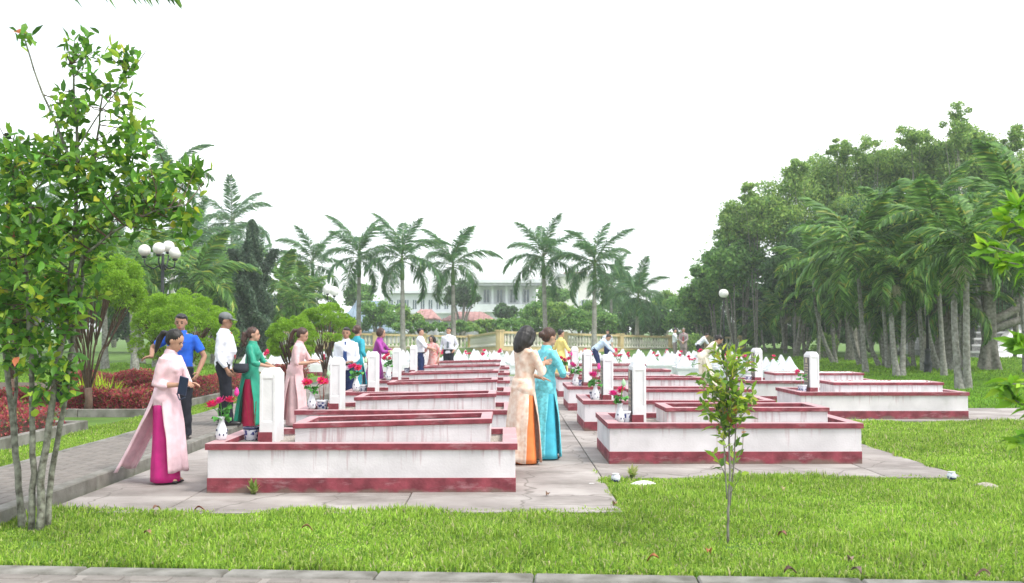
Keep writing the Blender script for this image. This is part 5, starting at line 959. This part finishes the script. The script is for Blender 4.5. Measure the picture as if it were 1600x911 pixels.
nm = ['orange fallen leaf below the sapling', 'brown fallen leaf left of the sapling foot', 'pale curled leaf in the grass right of the sapling', 'grey curled leaf just below the pale one', 'dark dry leaf lying near the kerb', 'pinkish dry leaf at the lower right', 'dark leaf at the grass edge left of the first tomb', 'reddish leaf where the lawn meets the left kerb', 'tuft of dry leaf in the left lawn', 'brown leaf at the slab corner', 'small brown leaf right of the sapling', 'dry leaf at the foot of the nearest tomb', 'dry leaf beside the nearest tomb corner', 'dry leaf in the aisle', 'pale leaf on the grass edge right of the sapling', 'dry leaf in the middle of the lawn']
for ((px, py), c), lb in zip(lf, nm):
    p = gp(px, py, .03); L0 = .085; mb = MB(); V = []
    for i in range(7): t = i/6; w_ = .022*math.sin(PI*min(.97, t+.03)); z = .025*math.sin(t*PI*1.2); V += [(L0*(t-.5), -w_, z+.012), (L0*(t-.5), 0, z), (L0*(t-.5), w_, z+.014)]
    mb.add(V, [(3*i+j, 3*i+j+1, 3*i+j+4, 3*i+j+3) for i in range(6) for j in range(2)]); o = ob('fallen_leaf', mb, mat('dry_leaf_%02d' % nm.index(lb), c, .8, .2, 40, .2), None, True); o.location = (p.x, p.y, .045 if not (py < 795 and px < 960) else .008); o.rotation_euler = (rnd.uniform(-.3,.3), rnd.uniform(-.3,.3), rnd.uniform(0, 3)); tag(o, lb, 'leaf', 'fallen leaves'); o.modifiers.new('s', 'SOLIDIFY').thickness = .001
# ================================================================== LAMPS
def lamp(base, H, globes, label, R=.17, fancy=True):
    r = empty('street_lamp', base, 0, label, 'street lamp', 'black globe street lamps')
    ob('post', MB().lathe([(.05, .9), (.045, H*.6), (.035, H)], n=10), BLACKM, r, True)
    ob('base', MB().lathe([(.20,0),(.20,.08),(.15,.12),(.13,.35),(.16,.42),(.11,.5),(.09,.8),(.11,.86),(.06,.95)], n=12), BLACKM, r, True)
    for gx, gy, gz_ in globes:
        a = ob('arm', MB().tube([(0,0,H-.25),(gx*.5,gy*.5,H-.38),(gx*.95,gy*.95,gz_-.35),(gx,gy,gz_-.22)], .018, 6), BLACKM, r, True)
        ob('collar', MB().lathe([(.03,-.06),(.07,-.03),(.06,0)], (gx, gy, gz_-R*.95), 10), BLACKM, a); ob('globe', MB().ell((gx, gy, gz_), (R, R, R), 18, 12), GLOBE, a, True)
b = at(253, 517, 24.5); lamp(Vector((b.x, b.y, 0)), 3.45, [(-.42, -.1, Z(392, 24.5)), (.33, -.1, Z(396, 24.5)), (.0, -.3, Z(390, 24.5)), (-.02, .45, Z(383, 24.5))], 'black post with four white globes left of the conifer', .145)
b = at(516, 517, 40); lamp(Vector((b.x, b.y, 0)), 2.75, [(-.12, 0, Z(452, 40)), (.15, 0, Z(455, 40))], 'black post with two white globes behind the clipped trees', .19)
b = at(1131, 517, 47); lamp(Vector((b.x, b.y, 0)), 3.0, [(-.03, -.3, Z(459, 47)), (.05, .35, Z(458, 47))], 'black post with white globe at the left end of the right grove', .2)
b = gp(1450, 586, -.03); lamp(b, 4.6, [(-.4, 0, 5.1), (.4, 0, 5.1)], 'black cast post under the palms, globes hidden in fronds', .17)
b = at(1098, 517, 48)
# ================================================================== BALUSTRADE
YELW = mat('ochre_wall', (.70,.57,.33), .9, 0, 3, .2, 30, col2=(.55,.42,.22)); CREAM = mat('cream_baluster', (.72,.70,.60), .8, .06, 4, .1)
def balustrade(p0, p1, za, zb, label, posts):
    v = Vector((p1[0]-p0[0], p1[1]-p0[1], 0)); Ln = v.length; a = math.atan2(v.y, v.x); r = empty('balustrade', (p0[0], p0[1], 0), a, label, 'balustrade', 'yellow balustrade fence'); sl = (zb-za)/Ln
    def bar(name, z0, z1, w_, m): 
        return ob(name, MB().add([(0,-w_,za+z0),(Ln,-w_,zb+z0),(Ln,w_,zb+z0),(0,w_,za+z0),(0,-w_,za+z1),(Ln,-w_,zb+z1),(Ln,w_,zb+z1),(0,w_,za+z1)], [(0,3,2,1),(4,5,6,7),(0,1,5,4),(1,2,6,5),(2,3,7,6),(3,0,4,7)]), m, r)
    bar('base_wall', -.9, .30, .10, YELW); bar('bottom_rail', .30, .36, .13, CREAM); bar('top_rail', .96, 1.08, .13, YELW)
    bm = MB().lathe([(.07,0),(.07,.05),(.05,.1),(.085,.25),(.07,.4),(.045,.52),(.07,.56),(.07,.62)], n=8).mesh('baluster'); bm.materials.append(CREAM); n = int(Ln/.24)
    pe = Ln/posts
    for k in range(n):
        x = (k+.5)*Ln/n
        if min(x % pe, pe - x % pe) < .24: continue
        ob('baluster', bm, None, r, loc=(x, 0, za+sl*x+.35))
    for k in range(posts+1): x = k*pe; o = ob('post', MB().box(-.15, .15, -.15, .15, -.9, 1.10).box(-.19, .19, -.19, .19, 1.098, 1.15), YELW, r, loc=(x, 0, za+sl*x)); o.rotation_euler.z = 0
q = [at(430, 517, 60), at(735, 517, 63), at(781, 517, 52), at(1048, 517, 62), at(1160, 517, 63)]
balustrade(q[0], q[1], .45, .16, 'left stretch of the yellow balustrade behind the purple dress', 4); balustrade(q[1], q[2], .16, .46, 'short climbing stretch of the yellow balustrade at the centre', 1)
balustrade(q[2], q[3], .46, .14, 'long yellow balustrade stretch behind the embracing women', 3); balustrade(q[3], q[4], .10, .1, 'last yellow balustrade stretch half hidden by bushes at the right', 2)
mound(780, 538, 3.0, 1.2, .6, mat('earth', (.22,.20,.13), .95, .3, 3), 'bare earth bank at the foot of the balustrade corner')
bpy.data.objects['rubble_mound.003'].location = (X(775, 50), 49.5, .0)
# ================================================================== BUILDINGS
BW = mat('white_facade', (.74,.76,.78), .8, .05, 1, .05, 20); BGL = mat('window_glass', (.12,.17,.20), .15, .3, 2, 0, spec=.5); BT = mat('teal_glass', (.20,.42,.42), .2, .1, 2, 0, spec=.5); TILE = mat('red_roof_tile', (.42,.23,.21), .8, .2, 3, .6, 6); RGREY = mat('blue_grey_roof', (.20,.27,.33), .6, .15, 1, .4, 3); GREYC = mat('grey_concrete', (.45,.46,.47), .9, .1, 2)  # last one: plain grey for fascia, parapet and house walls
def wins(r, x0, x1, nx, z0, z1, y, m=BGL, fr=.35):
    st = (x1-x0)/nx
    for k in range(nx):
        a = x0 + st*k + st*fr/2; b_ = a + st*(1-fr); w_ = ob('window', frame_boxes(0, b_-a, 0, z1-z0, -.05, .12, .12), BW, r, loc=(a, y-.06, z0)); w_.rotation_euler.x = PI/2
        g = ob('pane', MB().box(.1, b_-a-.1, .1, z1-z0-.1, -.02, .02), m, w_); ob('mullion', MB().box((b_-a)/2-.05, (b_-a)/2+.05, .1, z1-z0-.1, .0, .06), BW, w_)
def bldg(px0, px1, ytop, d, label, depth=12): a, b_ = X(px0, d), X(px1, d); return empty('building', (a, d, 0), 0, label, 'building'), b_-a, Z(ytop, d)
r, W_, Ht = bldg(600, 745, 454, 170, 'long white school building with rows of windows behind the red roofs')
ob('wall', MB().box(0, W_, 0, 12, 0, Ht-.6), BW, r); ob('roof', MB().box(-.5, W_+.5, -1.2, 12.5, Ht-.5, Ht), BW, r)
for f in range(2): wins(r, .5, W_-.5, 11, Ht-3.3-3.4*f, Ht-1.5-3.4*f, 0); ob('ledge', MB().box(-.2, W_+.2, -.9, -.02, Ht-3.9-3.4*f, Ht-3.6-3.4*f), BW, r)
r, W_, Ht = bldg(745, 838, 437, 150, 'white three storey building with a broad projecting flat roof')
ob('wall', MB().box(0, W_, 2.2, 12, 0, Ht-.6).box(0, W_, .2, 2.19, 0, Ht-4.2), BW, r); ob('roof', MB().box(-2.2, W_+1.2, -1.8, 12.5, Ht-.55, Ht), BW, r); ob('roof_fascia', MB().box(-2.0, W_+1.0, -1.6, 12.3, Ht-.95, Ht-.56), GREYC, r)
wins(r, .4, W_*.95, 4, Ht-3.5, Ht-1.3, 2.2, BGL, .45)
for k in range(5): ob('column', MB().box(-.18, .18, -.18, .18, 0, 3.25), BW, r, loc=(.2+k*(W_-.4)/4, .4, Ht-4.2))
for c_ in r.children:
    if c_.name.startswith('window'): c_.location.y = 2.14
ob('balcony', MB().box(-.6, W_*.95, -.7, .19, Ht-4.9, Ht-3.7), BW, r); wins(r, .4, W_*.9, 3, Ht-7.4, Ht-5.6, 0.2, BT, .4); wins(r, .4, W_*.9, 3, Ht-10.4, Ht-8.6, 0.2, BGL, .5)
r, W_, Ht = bldg(876, 924, 428, 140, 'tall white slab building with a thin dark parapet behind the palms')
ob('wall', MB().box(0, W_, 0, 9, 0, Ht-.4), mat('warm_facade', (.74,.72,.68), .8, .05, 1), r); ob('parapet', MB().box(-.3, W_+.3, -.3, 9.3, Ht-.4, Ht), GREYC, r); ob('dark_cap', MB().box(W_*.15, W_*.9, 1, 8, Ht, Ht+.35), TILE, r); wins(r, W_*.62, W_*.95, 1, Ht-6, Ht-3.6, 0, BGL, .2); wins(r, W_*.62, W_*.95, 1, Ht-10, Ht-7.4, 0, BGL, .2); ob('pilaster', MB().box(W_*.5, W_*.57, -.25, -.01, 0, Ht-.5), BW, r)
def house(px0, px1, yr, ye, d, m, label, wallm=GREYC, dep=8):
    a, b_ = X(px0, d), X(px1, d); zr, ze = Z(yr, d), Z(ye, d); w_ = b_-a; r = empty('house', (a, d, 0), 0, label, 'house'); ob('wall', MB().box(.3, w_-.3, .3, dep-.3, 0, ze), wallm, r)
    i = min(w_*.28, dep*.5); V = [(0,0,ze),(w_,0,ze),(w_,dep,ze),(0,dep,ze),(i,dep/2,zr),(w_-i,dep/2,zr)]; rf = ob('roof', MB().add(V + [(x, y, z-.12) for x, y, z in V[:4]], [(0,1,5,4),(1,2,5),(2,3,4,5),(3,0,4),(6,9,8,7),(0,6,7,1),(1,7,8,2),(2,8,9,3),(3,9,6,0)]), m, r)
    rb = MB(); nn = int(w_/.5)
    for k in range(nn): x = (k+.5)/nn*w_; t = min(1, x/i, (w_-x)/i); rb.tube([(x, -.02, ze+.02), (x, dep/2*t, ze+(zr-ze)*t+.03)], .05, 4)
    tag(ob('roof_ribs', rb, m, rf), kind='stuff')
house(640, 682, 482, 497, 105, TILE, 'small house with a red tiled hip roof left of the fourth palm'); house(688, 776, 486, 500, 100, TILE, 'wider red tiled roof house before the white school')
house(520, 612, 468, 518, 82, RGREY, 'large blue-grey hip roof behind the left balustrade'); house(568, 625, 484, 512, 88, mat('pale_roof', (.6,.62,.63), .6, .1, 2), 'low pale roofed shed right of the blue-grey roof')
# stepped monument bank at the right edge
r = empty('monument_steps', (X(1515, 58), 58, gz(X(1515, 58), 58)), 0, 'grey stepped bank with white edges at the right edge behind the gnarled tree', 'steps')
for k in range(7):
    ob('step', MB().box(.55*k, 16, .9*k, 12, 0 if k == 0 else .38*k-.02, .38*(k+1)), mat('grey_pebbledash', (.34,.34,.33), .95, .25, 9, .6, 30), r); ob('white_edge', MB().box(.55*k-.03, 16, .9*k-.05, .9*k+.14, .38*(k+1)-.09, .38*(k+1)+.02), WHITE, r)
ob('ramp', MB().loft([[(1.0,-.6,0),(9,-.6,0),(9,.0,0),(1.0,.0,0)],[(6.0,5.0,3.0),(9,5.0,3.0),(9,6.0,3.0),(6.0,6.0,3.0)]]), WHITE, r)
# pebbly weeds at the T1 foot and tufts on slab edges
for i, (x, y) in enumerate([(gp(985, 742).x, 10.62), (-2.4, 9.55), (gp(1200, 655).x, 17.4)]):
    strap_plant(x, y, ['dry weed tuft at the corner of the aisle slab', 'small weed at the foot of the nearest left tomb', 'dry weeds at the foot of the pebble tomb'][i], 26, .16, [(.35,.38,.15,1),(.2,.32,.06,1)])
# incense smoke haze / humid air
hz = ob('haze', MB().box(-160, 160, -3, 260, -1.2, 34), None); hm = bpy.data.materials.new('haze'); hm.use_nodes = True; t = hm.node_tree; t.nodes.clear(); vo = N(t, 'ShaderNodeVolumePrincipled'); vo.inputs['Color'].default_value = (.93,.96,1,1); vo.inputs['Density'].default_value = .0009; vo.inputs['Anisotropy'].default_value = .2; oo = N(t, 'ShaderNodeOutputMaterial'); t.links.new(vo.outputs[0], oo.inputs['Volume']); hz.data.materials.append(hm); tag(hz, kind='stuff')
